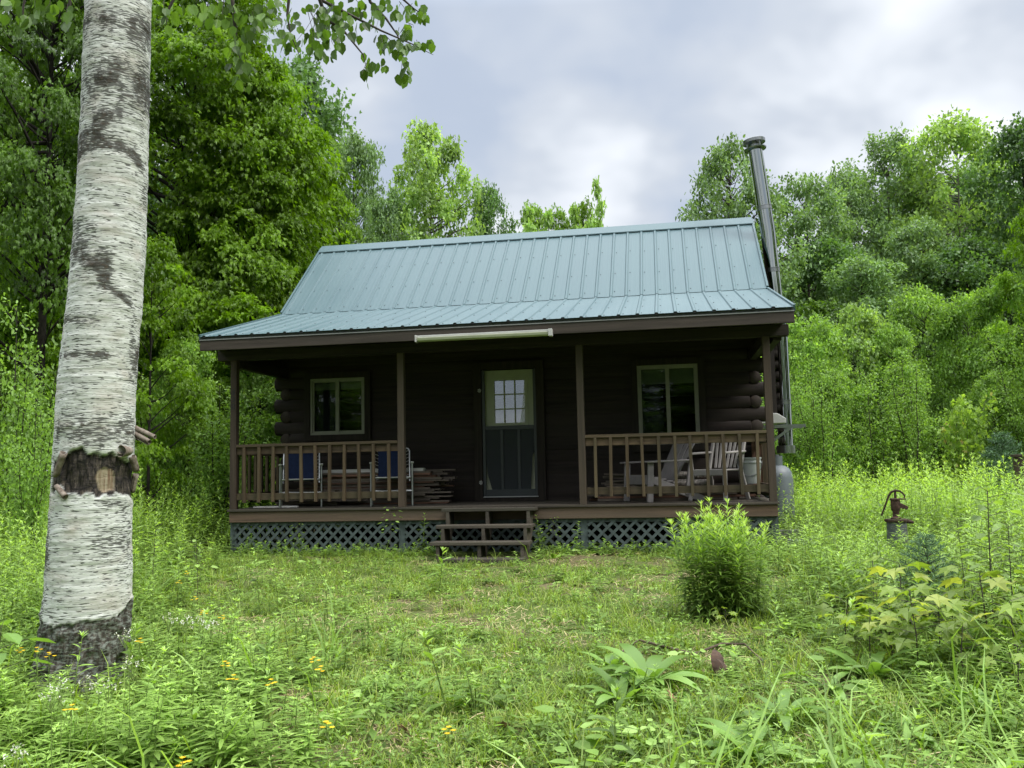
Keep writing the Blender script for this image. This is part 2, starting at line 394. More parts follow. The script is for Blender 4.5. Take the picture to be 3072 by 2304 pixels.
# roof: ribbed steel sheets
def ribbed(y0, z0, y1, z1, xa, xb, lift=0.):
    prof = [(xa, 0.)]; pitch = .2286; x = xa+.06
    while x < xb-.05:
        prof += [(x-.026, 0.), (x-.012, .016), (x+.012, .016), (x+.026, 0.)]
        for q in (.076, .152):
            if x+q+.02 < xb: prof += [(x+q-.013, 0.), (x+q, .0012), (x+q+.013, 0.)]
        x += pitch
    prof.append((xb, 0.))
    dy, dz = y1-y0, z1-z0; l = math.hypot(dy, dz); ny, nz = -dz/l, dy/l
    mb = MB(); n = len(prof)
    rows = [(y0, z0), (y1, z1)]
    vs = [(px, y+ny*(h+lift), z+nz*(h+lift)) for y, z in rows for px, h in prof]
    mb.add(vs, [(i, i+1, n+i+1, n+i) for i in range(n-1)])
    return mb
def screws(y0, z0, y1, z1, xa, xb, ts, lift):
    dy, dz = y1-y0, z1-z0; l = math.hypot(dy, dz); ny, nz = -dz/l, dy/l; mb = MB()
    x = xa+.06+.03
    while x < xb-.05:
        for t in ts:
            tt = t+rr.uniform(-.012, .012); h = lift+.004; xx = x+.02+rr.uniform(-.004, .004)
            c = (xx, y0+dy*tt+ny*h, z0+dz*tt+nz*h); u = (0, dy/l, dz/l); s = .008
            mb.add([(c[0]-s, c[1]-u[1]*s, c[2]-u[2]*s), (c[0]+s, c[1]-u[1]*s, c[2]-u[2]*s), (c[0]+s, c[1]+u[1]*s, c[2]+u[2]*s), (c[0]-s, c[1]+u[1]*s, c[2]+u[2]*s),
                    (c[0], c[1]+ny*.006, c[2]+nz*.006)], [(0,1,4),(1,2,4),(2,3,4),(3,0,4)])
        x += .2286
    return mb
def sheet(mb, name, scr=None, parent=None):
    if scr: mb.add(scr.v, scr.f, 1)
    o = cpart(mb, name, [M_ROOF, M_SCREW], parent); sm = o.modifiers.new('thickness', 'SOLIDIFY'); sm.thickness = .0025; sm.offset = -1; return o
mainr = sheet(ribbed(YT-.03, ZT-.03*(ZR-ZT)/(YR-YT), YR, ZR, XL, XR, .028), 'roof', screws(YT, ZT, YR, ZR, XL, XR, (.04, .3, .62, .93), .028))
backr = sheet(ribbed(YBK+1.3, ZT-1.0, YR, ZR, XL, XR, .0), 'rear_roof')
porchr = sheet(ribbed(YE-.03, ZE-.03*(ZT-ZE)/(YT-YE), YT+.12, ZT+.12*(ZT-ZE)/(YT-YE), XL, XR, .0), 'porch_roof', screws(YE, ZE, YT, ZT, XL, XR, (.03, .35, .68), .0))
# ridge cap
rc = MB(); sl = (ZR-ZT)/(YR-YT)
for sg in (-1, 1):
    w_ = .17; y1 = YR+sg*w_; z1 = ZR-w_*sl
    rc.add([(XL-.01, YR, ZR+.075), (XR+.01, YR, ZR+.075), (XR+.01, y1, z1+.075), (XL-.01, y1, z1+.075),
            (XL-.01, YR, ZR+.065), (XR+.01, YR, ZR+.065), (XR+.01, y1, z1+.058), (XL-.01, y1, z1+.058)],
           [(0,1,2,3),(4,7,6,5),(3,2,6,7),(0,3,7,4),(1,5,6,2)])
cpart(rc, 'ridge_cap', M_ROOF, mainr)
# rake trims
for x in (XL, XR):
    rk = MB(); sg = -1 if x < 0 else 1
    rk.bar((x+sg*.012, YT, ZT+.0), (x+sg*.012, YR, ZR+.0), .03, .10); rk.bar((x+sg*.012, YE, ZE-.02), (x+sg*.012, YT, ZT-.02), .028, .085)
    cpart(rk, 'rake_trim', M_ROOF, mainr)
# roof boards under the steel
dk = MB()
dk.add([(XL+.03, YE+.06, ZE-.03), (XR-.03, YE+.06, ZE-.03), (XR-.03, YT+.1, ZT-.03), (XL+.03, YT+.1, ZT-.03),
        (XL+.03, YE+.06, ZE-.15), (XR-.03, YE+.06, ZE-.15), (XR-.03, YT+.1, ZT-.15), (XL+.03, YT+.1, ZT-.15)],
       [(0,1,2,3),(7,6,5,4),(0,4,5,1),(1,5,6,2),(2,6,7,3),(3,7,4,0)])
cpart(dk, 'porch_ceiling', W_DARKX)
for sgn in (-1, 1):
    x = sgn*3.70; zz = lambda y: ZE+(y-YE)*(ZT-ZE)/(YT-YE)-.03
    cpart(MB().prism([(.0, 3.056), (YE+.06, zz(YE+.06)-.11), (YE+.06, zz(YE+.06)), (D+.14, zz(D+.14)), (D+.14, 2.88), (.146, 2.88), (.146, 3.056)], x-.05, x+.05, axis='x'), 'porch_gable', W_DARKY)
cpart(MB().box(-3.5, 3.5, D+.03, D+.07, 3.0, ZT-.17), 'frieze_board', W_DARKX)
cpart(MB().box(-3.62, 3.62, .05, .09, 3.056, 3.2), 'frieze_board', W_DARKX)
# fascia, drip edge and closure strip
cpart(MB().box(XL-.01, XR+.01, YE-.005, YE+.035, 2.998, 3.132), 'fascia_board', W_FASC, bevel=.004)
cpart(MB().box(XL-.012, XR+.012, YE-.015, YE+.03, 3.134, 3.146), 'drip_edge', M_DRIP)
bk = MB().box(XL-.005, XR+.005, YE-.002, YE+.03, 3.147, ZE-.012)
for k in range(33):
    x = XL+.06+k*.2286
    bk.box(x-.02, x+.02, YE-.022, YE-.004, ZE-.022, ZE+.006, 1)  # black blocks paint the shade inside each open rib end
cpart(bk, 'closure_strip', [M_CLOS, M_RIBSHADE])
# beam, side beams
cpart(MB().box(XL+.0, XR-.0, .0, .14, 2.915, 3.055), 'porch_beam', W_DARKX, bevel=.004)
for sgn in (-1, 1):
    cpart(MB().box(sgn*3.545-.045, sgn*3.545+.045, .145, D+.03, 2.82, 2.96), 'side_beam', W_DARKY)
    cpart(MB().box(sgn*3.57-.078, sgn*3.57+.078, D+.032, D+.068, 2.84, 3.5), 'corner_board', W_DARKY)
# posts
for i, px in enumerate((-3.543, -1.164, 1.221, 3.543)):
    cpart(MB().box(px-.0445, px+.0445, .004, .093, ZD, 2.914), 'porch_post', W_POST, bevel=.004)
# house number painted down the first post
def numeral(s, h, w_):
    seg = {'3': 'abcdg', '0': 'abcdef', '8': 'abcdefg'}[s]; t = h*.15; o = []
    P = {'a': (0, w_, h-t, h), 'g': (0, w_, h/2-t/2, h/2+t/2), 'd': (0, w_, 0, t), 'b': (w_-t, w_, h/2, h-t), 'c': (w_-t, w_, t, h/2), 'f': (0, t, h/2, h-t), 'e': (0, t, t, h/2)}
    return [P[c] for c in seg]
for k, ch in enumerate('330'):
    nb = MB()
    for a, b, c, d in numeral(ch, .075, .042): nb.box(-3.566+a, -3.566+b, .0, .0035, 2.44-k*.1+c, 2.44-k*.1+d)
    cpart(nb, 'numeral', M_NUM)
# deck, rim
dbm = MB()
y = -.022; k = 0
while y < D+.05:
    dbm.box(-H-.02, H+.02, y, y+.136, ZD-.03, ZD+rr.uniform(-.001, .001)); y += .14
cpart(dbm, 'deck', W_DECK, bevel=.003)
cpart(MB().box(-H, H, .0, .04, ZB, ZD-.031), 'rim_board', W_RIM, bevel=.004)
for sgn in (-1, 1): cpart(MB().box(sgn*(H-.02)-.02, sgn*(H-.02)+.02, .041, D+.1, ZB, ZD-.031), 'rim_board', W_RAILY)
# lattice skirt
def clipseg(p, q, x0, x1, z0, z1):
    t0, t1 = 0., 1.; dx, dz = q[0]-p[0], q[1]-p[1]
    for pp, qq in ((-dx, p[0]-x0), (dx, x1-p[0]), (-dz, p[1]-z0), (dz, z1-p[1])):
        if abs(pp) < 1e-9:
            if qq < 0: return None
        else:
            r = qq/pp
            if pp < 0: t0 = max(t0, r)
            else: t1 = min(t1, r)
    return None if t0 >= t1 else ((p[0]+dx*t0, p[1]+dz*t0), (p[0]+dx*t1, p[1]+dz*t1))
def lattice(x0, x1, z0, z1, off=.03, axis='x', yy=.0):
    mb = MB(); hh = z1-z0+.1; pit = .137; x = x0-hh-pit
    for lay, sg in ((0, 1), (1, -1)):
        x = x0-hh-pit
        while x < x1+hh+pit:
            p, q = ((x, z0-.05), (x+hh, z1+.05)) if sg > 0 else ((x+hh, z0-.05), (x, z1+.05))
            c = clipseg(p, q, x0, x1, z0, z1)
            if c and math.hypot(c[0][0]-c[1][0], c[0][1]-c[1][1]) > .03:
                yb = yy+off+lay*.007
                if axis == 'x': mb.bar((c[0][0], yb, c[0][1]), (c[1][0], yb, c[1][1]), .006, .036, (0, 1, 0) if False else (-(c[1][1]-c[0][1]), 0, c[1][0]-c[0][0]))
                else: mb.bar((yb, c[0][0], c[0][1]), (yb, c[1][0], c[1][1]), .006, .036, (0, -(c[1][1]-c[0][1]), c[1][0]-c[0][0]))
            x += pit
    return mb
for a, b in ((-H+.06, -1.22), (-1.12, 1.17), (1.27, H-.06)):
    cpart(lattice(a, b, .2, ZB), 'lattice_panel', M_LAT)
for x in (-H+.04, -1.17, 1.22, H-.04):
    cpart(MB().box(x-.045, x+.045, .046, .13, .1, ZB-.002), 'skirt_post', M_LAT)
for sgn in (-1, 1): cpart(lattice(.12, D+2., .2, ZB, 0., 'y', sgn*(H-.035)), 'lattice_panel', M_LAT)
cpart(MB().box(-H+.02, H-.02, .042, .075, .655, ZB+.02), 'skirt_rail', M_LAT)
# railings
def railing(x0, x1, n):
    r = thing('railing', None, None); r.parent = cabin; rl = (0, 0, 0)
    def sub(mb, nm, mat): return mb.build(nm, mat, r, ORG, bevel=.003)
    sub(MB().box(x0, x1, .002, .09, 1.716, 1.755), 'top_rail', W_RAIL)
    sub(MB().box(x0, x1, .03, .068, 1.615, 1.715), 'upper_rail', W_RAIL)
    sub(MB().box(x0, x1, .03, .068, 1.0, 1.09), 'bottom_rail', W_RAIL)
    for i in range(n):
        x = x0+(x1-x0)*(i+.62)/(n+.24)+rr.uniform(-.006, .006); b = MB(); t = rr.uniform(-.006, .006)
        b.box(x-.019, x+.019, -.01, .028, .965+rr.uniform(-.008, .008), 1.714)
        b.v = [(vx+t*(1 if vz < 1.2 else -1), vy, vz) for vx, vy, vz in b.v]
        sub(b, 'baluster', W_BAL)
railing(-3.497, -1.21, 11); railing(1.267, 3.497, 11)
for sgn in (-1, 1):
    r = thing('side_railing', None, None); r.parent = cabin; x = sgn*3.54
    sub = lambda mb, nm, mat: mb.build(nm, mat, r, ORG)
    sub(MB().box(x-.044, x+.044, .095, D+.0, 1.716, 1.755), 'top_rail', W_RAILY)
    sub(MB().box(x-.019, x+.019, .095, D+.0, 1.615, 1.715), 'upper_rail', W_RAILY)
    sub(MB().box(x-.019, x+.019, .095, D+.0, 1.0, 1.09), 'bottom_rail', W_RAILY)
    for i in range(8):
        y = .2+i*.185; sub(MB().box(x+sgn*.02, x+sgn*.058, y-.019, y+.019, .965, 1.714), 'baluster', W_BAL)

# windows
def window(x0, x1, z0, z1, blind):
    t_ = .095; y = D-.03
    o = cpart(MB().box(x0-t_, x0-.001, y, D+.2, z0-t_, z1+t_).box(x1+.001, x1+t_, y, D+.2, z0-t_, z1+t_)
              .box(x0, x1, y, D+.2, z1+.001, z1+t_).box(x0, x1, y, D+.2, z0-t_, z0-.001), 'window', W_TRIM)
    f = MB(); a = .035; yf = D-.008; xm = (x0+x1)/2
    f.box(x0, x0+a, yf, yf+.07, z0, z1).box(x1-a, x1, yf, yf+.07, z0, z1).box(x0+a, x1-a, yf, yf+.07, z1-a, z1).box(x0+a, x1-a, yf, yf+.07, z0, z0+a)
    f.box(xm-.028, xm+.028, yf-.004, yf+.06, z0+a, z1-a)
    b = .022
    f.box(x0+a, x0+a+b, yf+.02, yf+.05, z0+a, z1-a).box(x1-a-b, x1-a, yf+.012, yf+.05, z0+a, z1-a)
    f.box(x0+a+b, xm-.028, yf+.02, yf+.05, z1-a-b, z1-a).box(xm+.028, x1-a-b, yf+.012, yf+.05, z1-a-b, z1-a)
    f.box(x0+a+b, xm-.028, yf+.02, yf+.05, z0+a, z0+a+b).box(xm+.028, x1-a-b, yf+.012, yf+.05, z0+a, z0+a+b)
    cpart(f, 'frame', M_VINYL, o)
    for p, q, yy in ((x0+a, xm-.02, .034), (xm+.02, x1-a, .026)):
        cpart(MB().box(p, q, yf+yy, yf+yy+.004, z0+a, z1-a), 'pane', M_GLASS, o)
    cpart(MB().box(x0+.04, x1-.04, yf+.09, yf+.094, z1-blind, z1-.03), 'blind', M_BLIND, o)
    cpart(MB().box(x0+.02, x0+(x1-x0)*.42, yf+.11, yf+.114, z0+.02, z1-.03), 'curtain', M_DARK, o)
    return o
window(-3.13, -2.247, 1.93, 2.80, .17); window(1.897, 2.762, 1.65, 2.80, .27)

# entrance door: cream door with nine panes behind a storm door with a screened lower half
X0, X1, DZ0, DZ1 = -.397, .384, .965, 2.8245
dr = MB(); t_ = .125; y = D-.035
dr.box(X0-t_-.02, X0-.02, y, D+.2, ZD+.002, DZ1+t_).box(X1+.02, X1+t_+.02, y, D+.2, ZD+.002, DZ1+t_).box(X0-.02, X1+.02, y, D+.2, DZ1+.012, DZ1+t_)
dr.box(X0-.02, X1+.02, y+.01, D+.2, ZD+.001, DZ0-.03)
door = cpart(dr, 'door_frame', W_TRIM, bevel=.003)
cpart(MB().box(X0-.01, X1+.03, y-.012, D+.1, DZ0-.03, DZ0-.018), 'threshold', M_ALU, door)
gx0, gx1, gz0, gz1 = X0+.155, X1-.145, 2.02, 2.68
inner = MB(); yi = D+.055
inner.box(X0, gx0, yi, yi+.045, DZ0, DZ1).box(gx1, X1, yi, yi+.045, DZ0, DZ1).box(gx0, gx1, yi, yi+.045, gz1, DZ1).box(gx0, gx1, yi, yi+.045, DZ0, gz0)
idoor = cpart(inner, 'inner_door', M_DOOR, bevel=.003)
mb = MB(); e = .03
mb.box(gx0-e, gx0+.012, yi-.018, yi+.01, gz0-e, gz1+e).box(gx1-.012, gx1+e, yi-.018, yi+.01, gz0-e, gz1+e).box(gx0+.012, gx1-.012, yi-.018, yi+.01, gz1-.012, gz1+e).box(gx0+.012, gx1-.012, yi-.018, yi+.01, gz0-e, gz0+.012)
for k in (1, 2):
    x = gx0+(gx1-gx0)*k/3; mb.box(x-.009, x+.009, yi-.012, yi+.006, gz0, gz1)
for k in (1, 2):
    z = gz0+(gz1-gz0)*k/3; mb.box(gx0, gx1, yi-.011, yi+.005, z-.009, z+.009)
cpart(mb, 'window_grille', M_DOOR, idoor)
cpart(MB().box(gx0, gx1, yi+.008, yi+.012, gz0, gz1), 'pane', M_GLASSD, idoor)
# lace curtain with a scalloped top edge and an arched valance behind the glass
cur = []; nseg = 24
cur = [(gx0-.02, gz0-.02), (gx1+.02, gz0-.02)]
for i in range(nseg+1): x = gx1+.02-(gx1-gx0+.04)*i/nseg; cur.append((x, gz0+.27+.02*math.sin(i*1.5)))
cpart(MB().prism(cur, yi+.07, yi+.074), 'curtain', M_CURT, idoor)
val = [(gx0-.02, gz1+.03)]+[(gx0-.02+(gx1-gx0+.04)*i/nseg, gz1-.105+.1*math.sin(math.pi*i/nseg*.86+.35)) for i in range(nseg+1)]+[(gx1+.02, gz1+.03)]
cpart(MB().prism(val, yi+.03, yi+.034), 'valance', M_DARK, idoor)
st = MB(); ys = D-.012; zm = 1.985
st.box(X0-.015, X0+.03, ys, ys+.03, DZ0-.015, DZ1-.0).box(X1-.022, X1+.03, ys, ys+.03, DZ0-.015, DZ1-.0)
st.box(X0+.03, X1-.022, ys, ys+.03, zm-.055, zm).box(X0+.03, X1-.022, ys, ys+.03, DZ0-.015, DZ0+.085)
for x in (X0+.275, X0+.53): st.box(x-.021, x+.021, ys+.002, ys+.026, DZ0+.085, zm-.055)
storm = cpart(st, 'storm_door', plain('blue grey storm door', (.032, .042, .044), .5, 0, .12), bevel=.003)
scm, t, o = newmat('insect screen')
tr = N(t, 'ShaderNodeBsdfTransparent'); df = N(t, 'ShaderNodeBsdfPrincipled', i_Roughness=.7); df.inputs['Base Color'].default_value = (.010, .014, .017, 1)
ms = N(t, 'ShaderNodeMixShader', i_Fac=.93); L(t, tr.outputs[0], ms.inputs[1]); L(t, df.outputs[0], ms.inputs[2]); L(t, ms.outputs[0], o.inputs[0])
za, zz = DZ0+.08, zm-.05
cpart(MB().prism([(X0+.115, za), (X1-.085, za), (X1-.05, za+.5), (X1-.02, za+.55), (X1-.02, zz), (X0+.03, zz), (X0+.03, za+.42), (X0+.06, za+.2)], ys+.016, ys+.018), 'screen', scm, storm)
for z in (2.52, 1.155):
    hb = MB()
    for k in range(6):
        a = k*math.pi/3+.3; hb.tube([(X0-.045+.019*math.cos(a), y-.012, z+.022*math.sin(a)), (X0-.045+.019*math.cos(a), y+.002, z+.022*math.sin(a))], .0095, 6)
    hb.box(X0-.049, X0-.041, y-.014, y+.002, z-.03, z+.03)
    cpart(hb, 'hinge', M_WHITE, storm)

# chimney pipe on the right gable
ch = thing('chimney', None, None); ch.parent = cabin
CX, CY = 4.125, 3.2; R0 = .114
path = [(CX, CY, 1.55), (CX, CY, 3.38), (CX-.002, CY, 3.44), (4.095, CY, 3.75), (4.085, CY, 3.86), (4.02, CY, 5.03), (3.885, CY, 6.42)]
MB().tube(path, R0, 28).build('pipe', M_STEEL, ch, ORG, smooth=True)
def ring(p, d, r, h): return [Vector(p)-Vector(d)*h/2, Vector(p)+Vector(d)*h/2]
for k, (p, d) in enumerate((((4.054, CY, 4.42), (-.06, 0, 1)), ((3.979, CY, 5.45), (-.104, 0, 1)), ((CX, CY, 2.3), (0, 0, 1)), ((CX, CY, 1.9), (0, 0, 1)))):
    d = Vector(d).normalized(); mb = MB()
    for s_ in (-.03, .03): q = Vector(p)+d*s_; mb.tube(ring(q, d, 0, .012), R0+.009, 28)
    mb.tube(ring(p, d, 0, .05), R0+.004, 28)
    mb.build('band', M_STEELD, ch, ORG, smooth=True)
d = Vector((-.104, 0, 1)).normalized(); top = Vector((3.885, CY, 6.42)); cp = MB()
at = lambda h: top+d*h
cp.tube([at(0), at(.015)], [R0*1.02, R0*1.02], 28).tube([at(.0), at(.012), at(.03), at(.036)], [.10, .175, .18, .12], 28)
cp.tube([at(.03), at(.13)], [.085, .085], 24)
cp.tube([at(.115), at(.12), at(.17), at(.19), at(.2)], [.1, .178, .182, .14, .02], 28)
for k in range(4):
    a = k*math.pi/2+.5; o_ = Vector((math.cos(a)*.145, math.sin(a)*.145, 0)); cp.tube([at(.02)+o_, at(.14)+o_], .008, 6)
cp.build('cap', M_STEELD, ch, ORG, smooth=True)
br = MB()
br.bar((3.66, CY-.12, 1.92), (4.42, CY-.12, 1.92), .05, .05).bar((3.66, CY+.2, 1.92), (4.42, CY+.2, 1.92), .05, .05)
br.bar((3.66, CY-.12, 1.5), (4.2, CY-.12, 1.9), .04, .04).bar((3.66, CY+.2, 1.5), (4.2, CY+.2, 1.9), .04, .04)
br.build('wall_bracket', M_STEELD, ch, ORG)
MB().tube([(CX, CY, 1.62), (CX, CY, 1.5)], R0+.03, 28).build('cleanout', M_STEELD, ch, ORG, smooth=True)
cpart(MB().box(3.86, 3.99, CY-.25, CY-.21, 1.95, 3.35), 'backing_board', W_TRIM)
vh = MB(); vh.prism([(3.66, 1.93), (4.02, 1.93), (4.02, 2.0), (3.9, 2.08), (3.66, 2.08)], 2.2, 2.45)
cpart(vh, 'vent_hood', M_WHITE, bevel=.008)

# ------------------------------------------------------------------ steps
steps = thing('porch_steps', 'grey weathered wooden steps of three treads below the screen door', 'steps', (0.05, -.5, .3))
SO = (0.05, -.5, .3)
for k, (yf, zt) in enumerate(((-.29, .862), (-.55, .668), (-.82, .486))):
    for j in (0, 1):
        MB().box(-.55-.006*k, .645, yf+j*.142, yf+.138+j*.142, zt-.038, zt+rr.uniform(-.002, .002)).build('tread', W_STEP, steps, SO, bevel=.004)
for x in (-.47, .04, .56):
    s_ = MB().prism([(-.03, .82), (-.29, .82), (-.29, .63), (-.55, .63), (-.55, .447), (-.80, .447), (-.80, .2), (-.6, .2), (-.03, .58)], x-.02, x+.02, axis='x')
    s_.build('stringer', W_STEP, steps, SO)
pad = MB().box(-.42, .6, -1.0, -.72, .26, .305).build('step_plank', W_STEP, None, (.1, -.86, .26), bevel=.004)
pad.location = (.1, -.86, .26); setp(pad, 'flat grey plank lying on the ground at the foot of the steps', 'plank')

# tube light hung under the fascia
lf = thing('tube_light', 'long unlit tube light with yellowed cover hung under the porch fascia', 'light fixture', (.08, -.5, 2.99)); LO = (.08, -.5, 2.99)
MB().prism([(-.53, 3.02), (-.53, 3.05), (-.45, 3.05), (-.45, 3.02)], -.79, .945, axis='x').build('housing', M_WHITE, lf, LO, bevel=.004)
MB().prism([(-.545, 3.02), (-.535, 2.985), (-.50, 2.97), (-.465, 2.985), (-.455, 3.02)], -.775, .90, axis='x').build('cover', M_TUBE, lf, LO, bevel=.005)
MB().box(.902, .95, -.548, -.452, 2.965, 3.055).build('end_cap', M_WHITE, lf, LO, bevel=.004)
MB().box(-.80, -.778, -.548, -.452, 2.965, 3.055).build('end_cap', M_WHITE, lf, LO, bevel=.004)

# ------------------------------------------------------------------ things on the porch
def folding_chair(x, y, rz, label):
    t = thing('folding_chair', label, 'lawn chair', (x, y, ZD), rz, 'blue folding lawn chairs on the porch')
    hw = .25
    # seat and back (front is -y)
    bk_ = []
    for i in range(9):
        s_ = i/8; bk_.append((.13+.17*s_, .36+.42*s_))
    fb = MB()
    for (ya, za), (yb, zb_) in zip(bk_[:-1], bk_[1:]):
        fb.add([(-hw+.055, ya, za), (hw-.055, ya, za), (hw-.055, yb, zb_), (-hw+.055, yb, zb_), (-hw+.055, ya+.012, za), (hw-.055, ya+.012, za), (hw-.055, yb+.012, zb_), (-hw+.055, yb+.012, zb_)],
               [(0,1,2,3),(7,6,5,4),(0,3,7,4),(1,5,6,2),(0,4,5,1),(3,2,6,7)])
    MB().box(-hw+.055, hw-.055, -.27, .14, .365, .38).build('seat', M_BLUE, t)
    fr = MB(); r = .0115
    fr.tube([(-hw, .11, .33), (-hw, .30, .76), (-hw+.02, .315, .79), (-hw+.06, .32, .80), (hw-.06, .32, .80), (hw-.02, .315, .79), (hw, .30, .76), (hw, .11, .33)], r, 8)
    fr.tube([(-hw, .12, .37), (-hw, -.28, .385), (hw, -.28, .385), (hw, .12, .37)], r, 8)
    fr.build('frame', M_ALU, t, smooth=True)
    la = fb; n0 = len(fb.f)
    for sgn in (-1, 1):
        for i in range(9):
            s_ = (i+.5)/9; yy, zz = .11+.19*s_, .34+.44*s_
            la.tube([(sgn*hw, yy, zz+.015), (sgn*(hw-.06), yy-.0, zz-.01)], .003, 4)
    for i in range(6):
        x_ = -.15+.06*i; la.tube([(x_, .318, .80), (x_+.01, .298, .765)], .003, 4)
    for i in range(n0, len(fb.f)): fb.m[i] = 1
    fb.build('backrest', [M_BLUE, M_WHITE], t)
    for sgn in (-1, 1):
        xs = sgn*(hw+.03)
        MB().box(xs-.022, xs+.022, -.25, .26, .575, .60).build('armrest', M_WHITE, t, bevel=.008)
        MB().tube([(xs, -.22, .575), (xs, -.26, .0)], r, 8).tube([(xs, .2, .575), (xs, .26, .0)], r, 8).tube([(xs, -.25, .12), (xs, .25, .12)], r*.9, 8).build('leg', M_ALU, t, smooth=True)
    for yy in (-.245, .245): MB().tube([(-hw-.03, yy, .2), (hw+.03, yy, .2)], r*.9, 8).build('crossbar', M_ALU, t, smooth=True)
    return t
folding_chair(-2.82, .62, R_(22), 'blue folding lawn chair nearest the numbered corner post')
folding_chair(-1.50, .66, R_(17), 'blue folding lawn chair half hidden behind the second porch post')

def adirondack(x, y, rz):
    t = thing('adirondack_chair', 'grey plastic chair with a fan back of broad slats tilted back', 'chair', (x, y, ZD), rz)
    for i in range(5):          # front is -y
        u = i-2; a0, a1 = u*.085, u*.118; h = .93-.035*abs(u)
        sl_ = MB(); p = Vector((a0, .12, .28)); q = Vector((a1, .48, h))
        sl_.bar(p, q, .095 if i in (0, 4) else .1, .016, (0, -.87, .36)); sl_.build('back_slat', M_PLAST, t, bevel=.004)
    for i in range(5):
        y0 = -.34+i*.1; MB().box(-.27, .27, y0, y0+.09, .345-.025*i, .365-.025*i).build('seat_slat', M_PLAST, t, bevel=.004)
    MB().box(-.28, .28, -.375, -.345, .24, .36).build('apron', M_PLAST, t, bevel=.006)
    for sgn in (-1, 1):
        xs = sgn*.315
        MB().add([(xs-.07, -.42, .53), (xs+.06, -.42, .53), (xs+.05, .33, .55), (xs-.03, .33, .55), (xs-.07, -.42, .555), (xs+.06, -.42, .555), (xs+.05, .33, .575), (xs-.03, .33, .575)],
                 [(0,3,2,1),(4,5,6,7),(0,1,5,4),(1,2,6,5),(2,3,7,6),(3,0,4,7)]).build('armrest', M_PLAST, t, bevel=.008)
        MB().bar((xs, -.36, 0), (xs, -.33, .53), .035, .09, (0, 1, 0)).build('leg', M_PLAST, t, bevel=.008)
        MB().bar((xs-sgn*.02, -.3, .3), (xs-sgn*.02, .55, 0.01), .03, .1, (0, 0, 1)).build('leg', M_PLAST, t, bevel=.008)
        MB().bar((xs-sgn*.0, .25, .1), (xs, .33, .55), .03, .05, (0, 1, 0)).build('arm_support', M_PLAST, t)
    MB().bar((-.27, .31, .55), (.27, .31, .55), .05, .05).build('back_rail', M_PLAST, t)
    return t
ad_ = adirondack(2.17, .74, R_(-57)); ad_.scale = (.93, .93, .95)

def monobloc(x, y, rz):
    t = thing('plastic_armchair', 'pale one piece plastic armchair with a slotted back beside the white pail', 'chair', (x, y, ZD), rz)
    for i in range(6):
        u = i-2.5; MB().bar((u*.06, .2, .44), (u*.075, .36, .86), .038, .014, (0, -.9, .35)).build('back_slat', M_PLAST2, t, bevel=.004)
    MB().bar((-.235, .37, .875), (.235, .37, .875), .03, .06).build('top_rail', M_PLAST2, t, bevel=.01)
    MB().box(-.23, .23, -.25, .22, .4, .425).build('seat', M_PLAST2, t, bevel=.01)
    MB().box(-.23, .23, -.268, -.252, .34, .42).build('apron', M_PLAST2, t, bevel=.006)
    for sgn in (-1, 1):
        xs = sgn*.27
        MB().bar((xs, -.27, .64), (xs, .3, .66), .06, .03).bar((xs, -.27, .655), (xs-sgn*.015, -.25, .38), .05, .03, (0, 1, 0)).build('armrest', M_PLAST2, t, bevel=.01)
        MB().bar((xs-sgn*.02, .2, .42), (xs-sgn*.02, .37, .9), .05, .04, (0, 1, 0)).build('back_post', M_PLAST2, t, bevel=.01)
        MB().bar((xs-sgn*.02, -.23, .42), (xs+sgn*.01, -.29, 0), .06, .035, (0, 1, 0)).build('leg', M_PLAST2, t, bevel=.01)
        MB().bar((xs-sgn*.02, .2, .42), (xs+sgn*.01, .33, 0), .06, .035, (0, 1, 0)).build('leg', M_PLAST2, t, bevel=.01)
    return t
mo_ = monobloc(2.93, .72, R_(-34)); mo_.scale = (.93, .93, .96)

pl = thing('pail', 'white plastic pail with a wire handle on the board stack', 'bucket', (3.36, 1.0, 1.085)); pl.scale = (1.12, 1.12, 1.0)
MB()._lathe([(.118, 0), (.12, .005), (.138, .27), (.146, .272), (.146, .285), (.140, .29), (.140, .325), (.148, .327), (.148, .345), (.141, .345), (.135, .3), (.118, .01), (.001, .008)], 28, (0, 0, 0), 0).build('body', M_BUCK, pl, smooth=True)
MB().tube([(.145*math.cos(a), -.02-.147*math.sin(a)*.55-.03, .3-.2*math.sin(a)) for a in [math.pi*i/12 for i in range(13)]], .0035, 5).build('handle', M_STEELD, pl)
bdd = MB()
for i in range(3): bdd.box(3.43+i*.045, 3.474+i*.045, 1.3, 1.322, 0, .78)
bd = bdd.build('leaning_board', W_LUMR, None, (3.49, 1.31, 0), bevel=.003); bd.location = (3.49, 1.31, ZD+.12); setp(bd, 'reddish ribbed board standing upright in the corner by the pail', 'board')

# lumber, board by board
def board(x0, x1, yc, z, wd, th, mat, label, group, rz=0., tilt=0.):
    l = x1-x0; mb = MB().box(-l/2, l/2, -wd/2, wd/2, 0, th)
    o = mb.build('lumber_board', mat); o.location = ((x0+x1)/2, yc, z); o.rotation_euler = (0, tilt, rz)
    return setp(o, label, 'board', group)
z = ZD+.004; k = 0
lrnd = random.Random(11)
while z < 1.335:
    th = lrnd.choice((.019, .022, .03)); 
    for yc in (1.06, 1.24):
        a = -2.62+lrnd.uniform(-.5, .12); b = -.95+lrnd.uniform(-.2, .22)
        board(a, b, yc+lrnd.uniform(-.02, .02), z, lrnd.uniform(.11, .15), th-.001, lrnd.choice((W_LUM, W_LUM, W_LUMR)), 'weathered board in the tall lumber stack behind the blue folding chairs', 'boards in the tall lumber stack', lrnd.uniform(-.02, .02))
    z += th+.002
